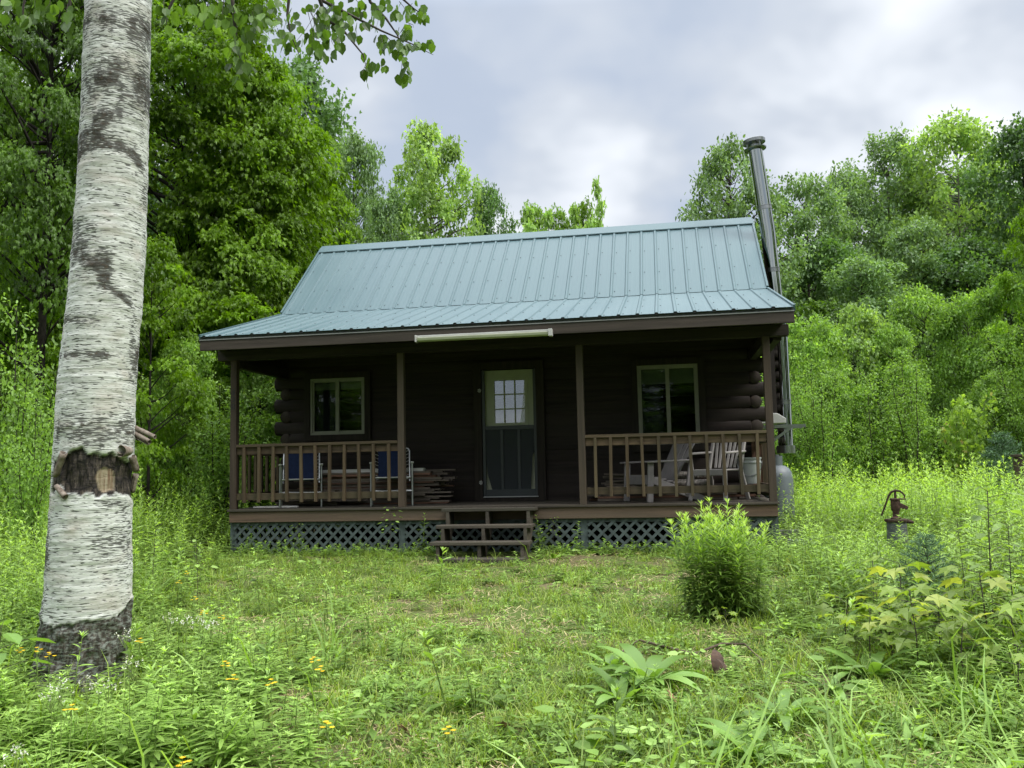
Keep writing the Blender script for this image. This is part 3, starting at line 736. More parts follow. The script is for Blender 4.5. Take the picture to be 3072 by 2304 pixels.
board(-2.7, -1.15, 1.08, z, .12, .045, W_LUMW, 'pale whitish board lying on top of the tall lumber stack', None)
board(-2.55, -.72, 1.24, z, .09, .02, W_LUM, 'long grey board on top of the tall lumber stack with its end sticking out', None)
z = ZD+.004
for lay in range(5):
    for yc in (1.0, 1.19):
        a = 1.25+lrnd.uniform(-.1, .1); b = 3.42+lrnd.uniform(-.25, .06)
        board(a, b, yc, z, .14, .03, lrnd.choice((W_LUM, W_LUMR, W_LUM)), 'old board in the low stack under the taller window', 'boards in the low stack', lrnd.uniform(-.015, .015))
    z += .034
for i in range(11):
    board(-3.4+lrnd.uniform(-.05, .2), -2.3+lrnd.uniform(-.2, .5), .95+lrnd.uniform(-.2, .25), ZD+.008+i*.021, lrnd.uniform(.08, .13), .02, W_LUM,
          'loose weathered board in the untidy heap beside the numbered corner post', 'loose boards on the porch', lrnd.uniform(-.18, .18), lrnd.uniform(-.012, .012))
board(-3.38, -2.75, .33, ZD+.006, .06, .02, W_LUMW, 'short pale stick of wood lying at the deck edge by the numbered corner post', None, R_(4))
for i in range(7):
    board(1.35+lrnd.uniform(-.03, .1), 2.0+lrnd.uniform(-.1, .3), 1.2+lrnd.uniform(-.1, .1), 1.06+i*.027, .09, .024, W_LUM, 'rough split board heaped on the low stack behind the tilted grey chair', 'rough split boards', lrnd.uniform(-.2, .2), lrnd.uniform(-.05, .05))
for i, (x, y_, z_) in enumerate(((2.42, 1.1, 1.105), (2.62, 1.12, 1.1), (2.5, 1.26, 1.105), (2.7, 1.27, 1.1), (2.5, 1.16, 1.21), (2.66, 1.2, 1.21))):
    lg = MB(); lg.tube([(-.2, 0, 0), (-.195, 0, 0), (.195, .01, 0), (.2, .01, 0)], [.04, .052, .05, .04], 12)
    o = lg.build('firewood_log', M_BIRCHLOG, None, smooth=True); o.location = (x, y_, z_); o.rotation_euler = (0, 0, lrnd.uniform(-.2, .2))
    setp(o, 'birch firewood log in the small pile between the two plastic chairs', 'log', 'firewood logs on the porch')

# ------------------------------------------------------------------ yard things
tk = thing('propane_tank', 'grey upright propane tank standing beside the porch corner', 'gas tank', (3.875, 2.4, .385)); tk.scale = (.87, .87, 1.)
MB()._lathe([(.2, -.1), (.255, -.05), (.26, 0), (.26, .74), (.245, .82), (.2, .885), (.13, .925), (.001, .94)], 32, (0, 0, 0), 0).build('body', M_TANK, tk, smooth=True)
MB()._lathe([(.10, .9), (.105, 1.07), (.095, 1.07), (.09, .92)], 24, (0, 0, 0), 0).build('collar', M_TANK, tk, smooth=True)
MB().tube([(0, 0, .93), (0, 0, 1.0)], .025, 10).tube([(0, 0, 1.0), (0, 0, 1.09)], .05, 12).build('valve', M_GALV, tk, smooth=True)

P = gpt(1940, 1178); PX, PY = dpt(1938, 1150, 9.6)[:2]
pm = thing('hand_pump', 'rusty red hand water pump with curved handle on a grey metal casing in the weeds', 'hand pump', (PX, PY, float(g(PX, PY))), R_(-8)); pm.scale = (.72, .72, .72)
MB()._lathe([(.165, -.05), (.15, .3), (.14, .56), (.14, .57), (.001, .575)], 24, (0, 0, 0), 0).build('casing', M_GALV, pm, smooth=True)
MB()._lathe([(.001, .57), (.165, .572), (.17, .6), (.165, .615), (.001, .617)], 8, (0, 0, 0), 0).tube([(.1, 0, .59), (.24, -.02, .565)], [.04, .02], 8).build('lid', M_RUSTD, pm)
MB()._lathe([(.075, .617), (.075, .635), (.05, .65), (.047, .72), (.06, .745), (.066, .76), (.068, .9), (.078, .905), (.078, .925), (.03, .93)], 20, (0, 0, 0), 0).build('body', M_RUST, pm, smooth=True)
MB().bar((.05, 0, .83), (.125, 0, .79), .07, .07).bar((.115, 0, .805), (.17, 0, .775), .06, .055).box(.03, .15, -.03, .03, .905, .925).build('spout', M_RUST, pm, bevel=.008)
hp = [(.13, 0, .93), (.135, 0, .96), (.115, 0, 1.0), (.07, 0, 1.035), (.01, 0, 1.045), (-.05, 0, 1.02), (-.09, 0, .96), (-.12, 0, .88), (-.155, 0, .79), (-.19, 0, .71), (-.205, 0, .665)]
MB().tube(hp, [.01, .012, .014, .016, .018, .018, .016, .015, .014, .013, .014], 8).tube([(.005, 0, .92), (.005, 0, 1.03)], .018, 8).build('handle', M_RUSTD, pm, smooth=True)

cb = MB(); cb.box(-.2, .2, -.1, .1, 0, .19).box(-.2, .2, -.1, .1, .192, .2)
o = cb.build('concrete_block', M_CONC, None, bevel=.01); o.location = (3.72, .55, .3); o.rotation_euler = (0, 0, .2); setp(o, 'grey concrete block on the ground by the porch corner', 'block')
hs = MB(); pts = []
for i in range(120):
    a = i*.28; r = .16+.012*math.sin(a*.37); pts.append((r*math.cos(a), r*.8*math.sin(a), .012+i*.0009+.008*math.sin(a*.5)))
hs.tube(pts, .011, 6); o = hs.build('hose', M_HOSE, None, smooth=True); o.location = (3.84, .05, .3); setp(o, 'coil of grey hose lying in the grass by the porch corner', 'hose')

# ------------------------------------------------------------------ foliage
def nrm(a): return a/np.maximum(np.linalg.norm(a, axis=-1, keepdims=True), 1e-9)
# leaf outlines: x along the leaf, y across, z up
LEAF_OV = (np.array([(0,0,0),(.5,0,-.04),(1,0,-.05),(.22,.26,.03),(.62,.25,.03),(.22,-.26,.03),(.62,-.25,.03)], float),
           np.array([(0,1,3),(1,4,3),(1,2,4),(0,5,1),(1,5,6),(1,6,2)]))
LEAF_MP = (np.array([(.42,0,-.02),(0,.04,0),(.1,.44,-.02),(.36,.27,.05),(.72,.45,-.07),(.64,.18,.03),(1.0,0,-.16),(.64,-.18,.03),(.72,-.45,-.07),(.36,-.27,.05),(.1,-.44,-.02),(0,-.04,0)], float),
           np.array([(0,i,i+1) for i in range(1,11)]))
LEAF_KT = (np.array([(0,0,0),(.5,.3,.04),(1,0,-.02),(.5,-.3,.04)], float), np.array([(0,2,1),(0,3,2)]))
LEAF_ST = (np.array([(.4,0,0),(0,0,0),(.3,.5,-.04),(.55,.2,.02),(1,0,-.05),(.55,-.2,.02),(.3,-.5,-.04)], float), np.array([(0,i,i+1) for i in range(1,6)]+[(0,6,1)]))
def lance(nseg=4, wid=.16, curl=.5, fold=.05):
    V = []; F = []; x = z = 0.; a = .0
    for i in range(nseg+1):
        t = i/nseg; wv = wid*math.sin(math.pi*min(.97, t*.93+.04))**.75/2*(1.15-.3*t)
        V += [(x, wv, z), (x, 0, z-fold*wv*3), (x, -wv, z)]
        a -= curl/nseg; x += math.cos(a)/nseg; z += math.sin(a)/nseg
    for i in range(nseg):
        b = i*3
        for k in (0, 1): F += [(b+k, b+k+1, b+k+4), (b+k, b+k+4, b+k+3)]
    return np.array(V, float), np.array(F)
def place(tmpl, P, Dd, Nn, size, tint=None, wid=None):
    V, F = tmpl; P = np.asarray(P, float); n = len(P)
    X = nrm(Dd); Z = Nn-X*np.sum(Nn*X, -1, keepdims=True); Z = nrm(Z); Y = np.cross(Z, X)
    s = np.broadcast_to(np.asarray(size, float), (n,))[:, None, None]
    wv = s if wid is None else np.broadcast_to(np.asarray(wid, float), (n,))[:, None, None]*s
    out = P[:, None, :]+s*V[None, :, 0:1]*X[:, None]+wv*V[None, :, 1:2]*Y[:, None]+s*V[None, :, 2:3]*Z[:, None]
    T = F[None]+(np.arange(n)*len(V))[:, None, None]
    tt = np.repeat(tint if tint is not None else RNG.random(n), len(V))
    return out.reshape(-1, 3), T.reshape(-1, 3), tt
def join(parts):
    Vs, Ts, ts, ms, b = [], [], [], [], 0
    for k, p in enumerate(parts):
        V, T, t = p[:3]; Vs.append(V); Ts.append(T+b); ts.append(t); ms.append(np.full(len(T), p[3] if len(p) > 3 else 0)); b += len(V)
    return np.concatenate(Vs), np.concatenate(Ts), np.concatenate(ts), np.concatenate(ms)
def tube_np(pts, rad, n=5, tint=.5):
    pts = np.asarray(pts, float); m = len(pts); rad = np.broadcast_to(np.asarray(rad, float), (m,))
    d = nrm(np.gradient(pts, axis=0)); ref = np.array([.31, .95, .07]); a = nrm(np.cross(d, ref)); b = np.cross(d, a)
    th = np.arange(n)*2*np.pi/n
    V = pts[:, None]+rad[:, None, None]*(a[:, None]*np.cos(th)[None, :, None]+b[:, None]*np.sin(th)[None, :, None])
    i = np.arange(m-1)[:, None]; k = np.arange(n)[None]; k2 = (k+1) % n
    q = np.stack([i*n+k, i*n+k2, (i+1)*n+k2, (i+1)*n+k], -1).reshape(-1, 4)
    T = np.concatenate([q[:, [0, 1, 2]], q[:, [0, 2, 3]]])
    return V.reshape(-1, 3), T, np.full(m*n, tint)
def rnd(n, k=3): return RNG.normal(size=(n, k))
UP = np.array([0., 0., 1.])

ML_MAPLE = leaf_mat('maple leaves', (0.0415, 0.0825, 0.00384), (0.175, 0.318, 0.0129), (0.257, 0.424, 0.0193), .5)
ML_MAPLED = leaf_mat('dark maple leaves', (0.0241, 0.0525, 0.00556), (0.0868, 0.17, 0.0164), (0.123, 0.221, 0.0187), .45)
ML_ASH = leaf_mat('grey green leaves', (0.0579, 0.098, 0.0394), (0.204, 0.327, 0.129), (0.301, 0.443, 0.213), .42)
ML_FRESH = leaf_mat('fresh green leaves', (0.0953, 0.15, 0.0446), (0.36, 0.542, 0.16), (0.513, 0.708, 0.266), .5)  # raised tone: sky light shining through the crown is put into the colour
ML_DARK = leaf_mat('dark wood leaves', (0.0299, 0.063, 0.019), (0.11, 0.21, 0.0598), (0.162, 0.29, 0.0896), .42)
ML_SHRUB = leaf_mat('light shrub leaves', (0.0746, 0.132, 0.0274), (0.259, 0.424, 0.0919), (0.349, 0.536, 0.146), .5)
ML_BIRCH = leaf_mat('birch leaves', (0.0338, 0.0653, 0.0106), (0.113, 0.211, 0.0318), (0.159, 0.272, 0.0446), .5)  # darkened tone: backlit leaves against the sky, put into the colour
ML_YELLOW = leaf_mat('yellow green leaves', (0.0831, 0.128, 0.0182), (0.238, 0.331, 0.0608), (0.317, 0.348, 0.0852), .5)
ML_TIPS = leaf_mat('reddish tipped sapling leaves', (0.0893, 0.153, 0.0242), (0.268, 0.394, 0.0811), (0.45, 0.275, 0.162), .5)
ML_GRASS = leaf_mat('grass blades', (0.0618, 0.0931, 0.0138), (0.248, 0.36, 0.0577), (0.369, 0.404, 0.129), .45, .55, 0.)
ML_HERB = leaf_mat('low herb leaves', (0.0599, 0.103, 0.0193), (0.223, 0.365, 0.0741), (0.323, 0.472, 0.135), .42, .55, 0.)
ML_WEED = leaf_mat('weed leaves', (0.076, 0.123, 0.0274), (0.28, 0.426, 0.097), (0.382, 0.549, 0.142), .45, .5)
ML_WEEDB = leaf_mat('meadow weed leaves', (0.0954, 0.155, 0.024), (0.321, 0.493, 0.0853), (0.424, 0.597, 0.132), .5, .55)
ML_CLUMP = leaf_mat('willow clump leaves', (0.0486, 0.0931, 0.0144), (0.21, 0.336, 0.0603), (0.349, 0.48, 0.107), .45, .5)
ML_BROAD = leaf_mat('broad dock leaves', (0.0689, 0.132, 0.0252), (0.207, 0.352, 0.0777), (0.265, 0.404, 0.099), .42, .42)
ML_SPRUCE = leaf_mat('spruce needles', (0.0394, 0.0798, 0.037), (0.125, 0.224, 0.109), None, .1, .6)
ML_PETAL = leaf_mat('yellow petals', (.62, .40, .006), (.75, .52, .015), None, .3)
ML_PETALW = leaf_mat('white petals', (.45, .45, .4), (.6, .6, .55), None, .3)
M_STEM = plain('green stem', (.22, .33, .07), .7, 0, .3, 20)
M_STEMD = plain('dark woody stem', (.05, .038, .026), .85, 0, .4, 30)

def crown_maple(cl, tmpl, lsize, per, flat=.28, up=1.0, droop=.55, center=None, seed=0):
    """cl: rows of cluster centre and radius; a cluster is a drooping flat spray of leaves."""
    n = len(cl); idx = np.repeat(np.arange(n), per)
    rc = cl[idx, 3]; a = RNG.random(len(idx))*2*np.pi; q = np.sqrt(RNG.random(len(idx)))*np.clip(1+.18*RNG.normal(size=len(idx)), .4, 1.6)
    lob = 1+.28*np.sin(3*a+idx*1.7)+.16*np.sin(7*a+idx*2.3)
    x, y = q*np.cos(a)*lob, q*np.sin(a)*lob
    z = -droop*q*q*.5+flat*.5*RNG.normal(size=len(idx))*(1-.4*q)
    P = cl[idx, :3]+np.stack([x, y, z], 1)*rc[:, None]
    out = nrm(cl[:, :3]-(center if center is not None else cl[:, :3].mean(0)))[idx]; out[:, 2] *= .3
    Dd = np.stack([np.cos(a), np.sin(a), -.35-.4*q], 1)+.45*rnd(len(idx))+.5*out
    Nn = UP*up+.42*rnd(len(idx))+.35*out
    ct = RNG.random(n)
    tint = np.clip(.62*ct[idx]+.38*RNG.random(len(idx))+.0*z, 0, 1)
    return place(tmpl, P, Dd, Nn, lsize*(.65+.6*RNG.random(len(idx))), tint)
def crown_blob(cl, tmpl, lsize, per, squash=.8, up=.7):
    n = len(cl); idx = np.repeat(np.arange(n), per); d = nrm(rnd(len(idx))); q = RNG.random(len(idx))**.55*np.clip(1+.2*RNG.normal(size=len(idx)), .5, 1.6)
    P = cl[idx, :3]+d*(q*cl[idx, 3])[:, None]*np.array([1, 1, squash])
    Dd = d+.8*rnd(len(idx))+np.array([0, 0, -.45]); Nn = UP*up+.75*rnd(len(idx))+.5*d
    ct = RNG.random(n)
    return place(tmpl, P, Dd, Nn, lsize*(.6+.7*RNG.random(len(idx))), np.clip(.5*ct[idx]+.5*RNG.random(len(idx)), 0, 1))
def clusters(n, H, h0, R, prof, rc, lobes=5, inner=.25):
    """n cluster centres through a crown from h0 to H with half-width R*prof(t)."""
    t = RNG.random(n)**.9; a = RNG.random(n)*2*np.pi; q = np.sqrt(inner+(1-inner)*RNG.random(n))
    ph = RNG.random(3)*6.28
    lob = 1+.16*np.sin(a*2+ph[0]+t*4)+.14*np.sin(a*3+ph[1]-t*9)+.12*np.sin(t*17+ph[2]+a)
    r = R*np.interp(t, *prof)*q*lob
    return np.stack([r*np.cos(a), r*np.sin(a), h0+(H-h0)*t, rc*(.65+.7*RNG.random(n))*(1-.35*t)], 1)
PR_OVAL = ([0, .12, .35, .6, .8, .93, 1], [.55, .9, 1., .88, .62, .34, .06])
PR_DOME = ([0, .1, .3, .55, .78, .92, 1], [.75, 1., 1., .95, .78, .55, .2])
PR_POP = ([0, .15, .4, .7, .88, 1], [.5, .9, 1., .7, .4, .05])
def limbs(cl, H, tr, top=.92, frac=.5, lean=(0, 0), base=0., n=7, wob=.04, seg=9):
    zs = np.linspace(0, 1, seg); path = np.stack([lean[0]*zs**1.5+wob*H*.25*np.sin(zs*5+RNG.random()*6)*zs, lean[1]*zs**1.5+wob*H*.25*np.sin(zs*4+RNG.random()*6)*zs, base+(H*top-base)*zs], 1)
    rad = tr*(1-.93*zs)**.85; rad[0] *= 1.25
    parts = [tube_np(path, rad, n)]
    for c in cl[RNG.random(len(cl)) < frac]:
        hz = max(.12*H, min(c[2]-.25*math.hypot(c[0], c[1])-.3, H*top*.97)); t = np.clip((hz-base)/(H*top-base), .05, .98)
        p0 = np.array([np.interp(t, zs, path[:, k]) for k in range(3)]); p2 = c[:3]; mid = (p0+p2)/2+np.array([0, 0, .12*np.linalg.norm(p2-p0)])*RNG.normal()
        u = np.linspace(0, 1, 5)[:, None]; pts = (1-u)**2*p0+2*u*(1-u)*mid+u*u*p2
        r0 = min(tr*.42, .012+.016*np.linalg.norm(p2-p0))*float(np.interp(t, [0, 1], [1, .5]))
        parts.append(tube_np(pts, r0*(1-.82*np.linspace(0, 1, 5)), 4))
    V, T, tt, _ = join(parts); return V, T
def tree(name, label, cat, crown, wood, lm, tm, loc=(0, 0, 0), group=None, cname='crown', tname='trunk'):
    t = thing(name, label, cat, loc, 0, group)
    link(tname, mesh_np(tname, wood[0], wood[1], tm, smooth=True), t)
    link(cname, mesh_np(cname, crown[0], crown[1], lm, tint=crown[2]), t)
    return t
PROTO = {}
def proto(key, f):
    PROTO[key] = f
USED = set()
def put(key, px, ytop, dep, label, wpx=None, group=None, rz=None, lean=None, ybase=None, name=None, hscale=1.):
    """stand a tree whose top shows at pixel row ytop in column px, dep metres ahead of the camera."""
    pt = dpt(px, ytop, dep); x, y = pt[0], pt[1]; z = float(g(x, y))-.05; H = (pt[2]-z)*hscale
    mk = PROTO[key]; rz = RNG.random()*6.28 if rz is None else rz
    if key not in USED:
        src = mk['make'](); USED.add(key); mk['src'] = src
        for c_ in src.children:
            if c_.name.startswith('crown'):
                co = np.empty(len(c_.data.vertices)*3, np.float32); c_.data.vertices.foreach_get('co', co); co = co.reshape(-1, 3)
                mk['H'] = float(np.percentile(co[:, 2], 99.6)); mk['R'] = float(np.percentile(np.hypot(co[:, 0], co[:, 1]), 93))
        o = src; o.location = (x, y, z); o.rotation_euler = (0, 0, rz)
    else:
        o = copy_tree(mk['src'], (x, y, z), rz)
    sz = H/mk['H']; sx = sz if wpx is None else (wpx/2*(3072/2212)/FPX*dep)/mk['R']
    o.scale = (sx, sx, sz); o['label'] = label
    if name: o.name = name
    for k in ('group',):
        if group: o[k] = group
        elif k in o: del o[k]
    return o
def mk_maple(seed, H, R, ncl, per, lm, tm, tmpl=LEAF_MP, ls=.15, rc=.95, h0=.12, prof=PR_DOME, name='maple_tree', tr=.2, frac=.45):
    def make():
        global RNG
        RNG = np.random.default_rng(seed)
        cl = clusters(ncl, H, H*h0, R, prof, rc, inner=.22)
        cr = crown_maple(cl, tmpl, ls, per, center=np.array([0, 0, H*.45]))
        return tree(name, 'x', 'tree', cr, limbs(cl, H, tr, frac=frac), lm, tm)
    return dict(make=make, H=H, R=R)
def mk_blob(seed, H, R, ncl, per, lm, tm, tmpl=LEAF_OV, ls=.09, rc=.6, h0=.25, prof=PR_POP, name='poplar_tree', tr=.11, frac=.6, inner=.15, cat='tree'):
    def make():
        global RNG
        RNG = np.random.default_rng(seed)
        cl = clusters(ncl, H, H*h0, R, prof, rc, inner=inner)
        cr = crown_blob(cl, tmpl, ls, per)
        return tree(name, 'x', cat, cr, limbs(cl, H, tr, frac=frac), lm, tm)
    return dict(make=make, H=H, R=R)
def mk_thicket(seed, H, R, nst, lm, tm, ls=.07, tmpl=LEAF_OV, per=26, name='young_tree', cat='young tree', z0=.12, stepz=.16):
    """several thin stems from one root, each leafy along most of its length"""
    def make():
        global RNG
        RNG = np.random.default_rng(seed); wood = []; P = []
        for i in range(nst):
            a = RNG.random()*6.28; hh = H*(.55+.45*RNG.random()) if i else H; rr_ = R*(.25+.75*RNG.random()) if i else R*.15
            b0 = np.array([math.cos(a), math.sin(a), 0])*R*.25*RNG.random(); tp = np.array([math.cos(a)*rr_, math.sin(a)*rr_, hh])
            u = np.linspace(0, 1, 7)[:, None]; pts = b0+(tp-b0)*np.concatenate([u**1.4, u**1.4, u], 1)+.03*rnd(7)*u
            wood.append(tube_np(pts, .006*hh*(1-.85*u[:, 0])+.003, 4))
            zz = np.arange(z0*hh, hh*.99, stepz)
            for z in zz:
                t = z/hh; c = np.array([np.interp(t, u[:, 0], pts[:, k]) for k in range(3)])
                L_ = (.16+.22*RNG.random())*hh*.42*math.sin(math.pi*min(.97, .12+.88*(1-t)))**.7+.05; b = RNG.random()*6.28
                e = c+np.array([math.cos(b)*L_, math.sin(b)*L_, L_*(.25+.35*RNG.random())]); wood.append(tube_np([c, (c+e)/2+[0, 0, .03], e], [.006, .004, .002], 3))
                uu = RNG.random(per)**.8; P.append(c+(e-c)*uu[:, None]+.085*rnd(per)*(1+.4*L_))
        P = np.concatenate(P); n = len(P); ct = np.repeat(RNG.random(n//per+1), per)[:n]
        Dd = rnd(n)+np.array([0, 0, -.5])+.8*nrm(P*np.array([1, 1, 0])); Nn = UP*.9+.7*rnd(n)
        cr = place(tmpl, P, Dd, Nn, ls*(.6+.7*RNG.random(n)), np.clip(.45*ct+.55*RNG.random(n), 0, 1))
        V, T, _, _ = join(wood)
        return tree(name, 'x', cat, cr, (V, T), lm, tm)
    return dict(make=make, H=H, R=R)
PROTO.update(
    mapleA=mk_maple(1, 13., 4.2, 430, 150, ML_MAPLE, M_TRUNKD),
    mapleB=mk_maple(2, 11., 3.4, 340, 150, ML_MAPLE, M_TRUNKD),
    mapleD=mk_maple(3, 13., 4.0, 260, 140, ML_MAPLED, M_TRUNKD, tr=.22, h0=.32, frac=.5),
    mapleF=mk_maple(5, 6., 2.2, 90, 110, ML_MAPLE, M_TRUNKD, ls=.12, rc=.6, h0=.06, tr=.07),
    under=mk_maple(8, 4., 2.2, 60, 120, ML_MAPLED, M_TRUNKD, ls=.12, rc=.75, h0=.05, tr=.05, name='understory_tree'),
    fresh=mk_blob(11, 11., 3.2, 230, 105, ML_FRESH, M_TRUNK, LEAF_ST, .17, .72, .1, PR_DOME, 'broadleaf_tree', .14, .7),
    ash=mk_blob(12, 11., 2.8, 190, 95, ML_ASH, M_TRUNK, LEAF_OV, .16, .68, .2, PR_DOME, 'ash_tree', .13, .8),
    poplar=mk_blob(13, 13., 3.2, 250, 95, ML_ASH, M_TRUNKP, LEAF_OV, .16, .78, .12, PR_DOME, 'poplar_tree', .14, .6),
    airy=mk_blob(14, 11., 3.2, 190, 95, ML_ASH, M_TRUNK, LEAF_OV, .16, .66, .25, PR_DOME, 'airy_tree', .16, 1.),
    darkwood=mk_blob(15, 12., 3.2, 220, 90, ML_DARK, M_TRUNKD, LEAF_ST, .18, .85, .1, PR_DOME, 'dense_tree', .17, .4),
    freshpop=mk_blob(16, 12., 3.3, 270, 95, ML_FRESH, M_TRUNKP, LEAF_OV, .17, .78, .1, PR_DOME, 'poplar_tree', .14, .5),
    spire=mk_blob(17, 6., .9, 60, 70, ML_FRESH, M_TRUNK, LEAF_OV, .14, .4, .15, PR_POP, 'slender_tree', .06, .6),
    thickA=mk_thicket(21, 5., 1.5, 10, ML_SHRUB, M_TRUNK, .072, per=40),
    thickB=mk_thicket(22, 4.5, 1.4, 9, ML_SHRUB, M_TRUNK, .075, LEAF_OV, 38),
    thickC=mk_thicket(23, 3.2, 1.2, 9, ML_SHRUB, M_TRUNK, .07, LEAF_OV, 36, stepz=.13),
    youngA=mk_blob(31, 5., 1.7, 150, 120, ML_SHRUB, M_TRUNK, LEAF_OV, .10, .42, .1, PR_DOME, 'young_tree', .045, .5, .3, 'young tree'),
    youngB=mk_blob(32, 4.6, 1.6, 130, 120, ML_SHRUB, M_TRUNK, LEAF_OV, .095, .42, .08, PR_DOME, 'young_tree', .045, .5, .3, 'young tree'),
    youngC=mk_blob(33, 4.6, 1.5, 130, 110, ML_FRESH, M_TRUNK, LEAF_ST, .11, .4, .12, PR_DOME, 'young_tree', .045, .5, .3, 'young tree'),
    maplet=mk_thicket(24, 2.8, .9, 5, ML_TIPS, M_TRUNKP, .14, LEAF_MP, 20, 'maple_sapling', 'sapling', .3, .2),
)

# ------------------------------------------------------------------ ground
xs = np.unique(np.concatenate([np.linspace(-120, -14, 30), np.linspace(-14, 16, 151), np.linspace(16, 120, 30)]))
ys = np.unique(np.concatenate([np.linspace(-60, -14, 20), np.linspace(-14, 12, 131), np.linspace(12, 160, 40)]))
GX, GY = np.meshgrid(xs, ys); GZ = g(GX, GY)
near = (np.abs(GX) < 15) & (np.abs(GY) < 13)
GZ = GZ+near*.012*RNG.normal(size=GZ.shape)
idx = np.arange(GX.size).reshape(GX.shape)
q = np.stack([idx[:-1, :-1], idx[:-1, 1:], idx[1:, 1:], idx[1:, :-1]], -1).reshape(-1, 4)
m, t, o = newmat('soil and moss')
tcn = N(t, 'ShaderNodeTexCoord')
a = N(t, 'ShaderNodeTexNoise', i_Scale=1.1, i_Detail=6., i_Roughness=.65); L(t, tcn.outputs['Object'], a.inputs[0])
b = N(t, 'ShaderNodeTexNoise', i_Scale=22., i_Detail=6., i_Roughness=.7); L(t, tcn.outputs['Object'], b.inputs[0])
c1 = ramp(t, b.outputs[0], [(.3, (.04, .055, .014)), (.55, (.075, .11, .025)), (.75, (.12, .13, .05))])
c2 = ramp(t, b.outputs[0], [(.3, (.05, .04, .025)), (.7, (.17, .14, .075))])
mm = N(t, 'ShaderNodeMixRGB'); L(t, ramp(t, a.outputs[0], [(.5, (0,)*3), (.66, (1,)*3)]), mm.inputs[0]); L(t, c1, mm.inputs[1]); L(t, c2, mm.inputs[2])
p = principled(t, o, Base_Color=mm.outputs[0], Roughness=.95, Specular_IOR_Level=.1)
bm_ = N(t, 'ShaderNodeBump', i_Strength=.8, i_Distance=.03); L(t, b.outputs[0], bm_.inputs['Height']); L(t, bm_.outputs[0], p.inputs['Normal'])
gr = link('ground', mesh_np('ground', np.stack([GX, GY, GZ], -1), np.concatenate([q[:, [0, 1, 2]], q[:, [0, 2, 3]]]), m, smooth=True)); gr['kind'] = 'structure'

# ------------------------------------------------------------------ trees
# left side
put('mapleD', 120, -260, 14.5, 'tall dark maple with a bare dark lower trunk behind the birch', 420)
put('mapleA', 425, -140, 19.5, 'tall bright maple between the birch and the cabin roof', 520)
put('mapleB', 548, 130, 19.0, 'broad yellow green maple whose boughs reach the left end of the roof', 330)
put('mapleB', 640, 300, 22.5, 'rounded maple just above the left roof end', 215)
put('mapleA', 20, -120, 20.0, 'large maple at the left edge of the clearing', 520)
put('mapleF', 330, 520, 14.0, 'low bushy maple right of the birch trunk', 260)
put('mapleF', 60, 560, 15.0, 'low bushy maple left of the birch trunk', 300)
put('mapleF', 520, 640, 16.5, 'low maple in front of the dark wood left of the porch roof', 280)
put('ash', 765, 292, 27., 'grey green ash tree showing above the left part of the ridge', 170)
put('mapleF', 730, 420, 22., 'olive young maple above the left roof corner', 190)
put('fresh', 925, 283, 25., 'fresh green tree standing tallest above the middle of the roof', 260)
put('ash', 845, 420, 24., 'thin grey green tree between the ash and the tall fresh green tree', 150)
put('darkwood', 1055, 408, 30., 'small dark tree right of the tall fresh green tree', 150)
for px, yt, wpx, lab in ((1150, 448, 130, 'leafy low tree filling the ridge line right of the small dark tree'), (1262, 440, 140, 'leafy low tree round the foot of the spire tree'), (1205, 455, 110, 'leafy low tree in the middle of the ridge line')):
    put('mapleF', px, yt, 28., lab, wpx)
for px, yt, wpx, lab in ((1140, 452, 90, 'small pointed tree above the ridge, nearest the small dark tree'), (1185, 462, 80, 'lowest pointed tree above the middle of the ridge'),
                         (1240, 450, 80, 'pointed tree above the ridge just left of the spire tree'), (1288, 396, 62, 'slender spire shaped tree rising alone above the ridge')):
    put('spire', px, yt, 26., lab, wpx)
# right side
put('airy', 1570, 312, 27., 'airy tree with sky showing through, left of the chimney pipe', 270)
put('airy', 1735, 388, 29., 'airy tree just right of the chimney pipe', 270)
put('poplar', 1830, 372, 31., 'grey green poplar right of the airy trees', 230)
put('poplar', 1915, 300, 32., 'tall grey green poplar between the chimney and the tallest poplar', 260)
put('freshpop', 2055, 262, 30., 'tallest poplar on the right with a wide green crown', 340)
put('darkwood', 2195, 275, 27., 'tall dark tree at the right edge', 270)
put('mapleF', 2230, 440, 20., 'yellow green maple leaning in at the right edge', 190, hscale=1.)
put('darkwood', 1790, 520, 27., 'dark full tree low behind the chimney pipe', 260)
put('ash', 1985, 480, 27., 'grey green tree under the tallest poplar', 240)
put('darkwood', 2085, 520, 26., 'dark full tree below the tallest poplar', 280)
put('ash', 1860, 560, 25., 'grey green tree low on the right behind the young trees', 240)
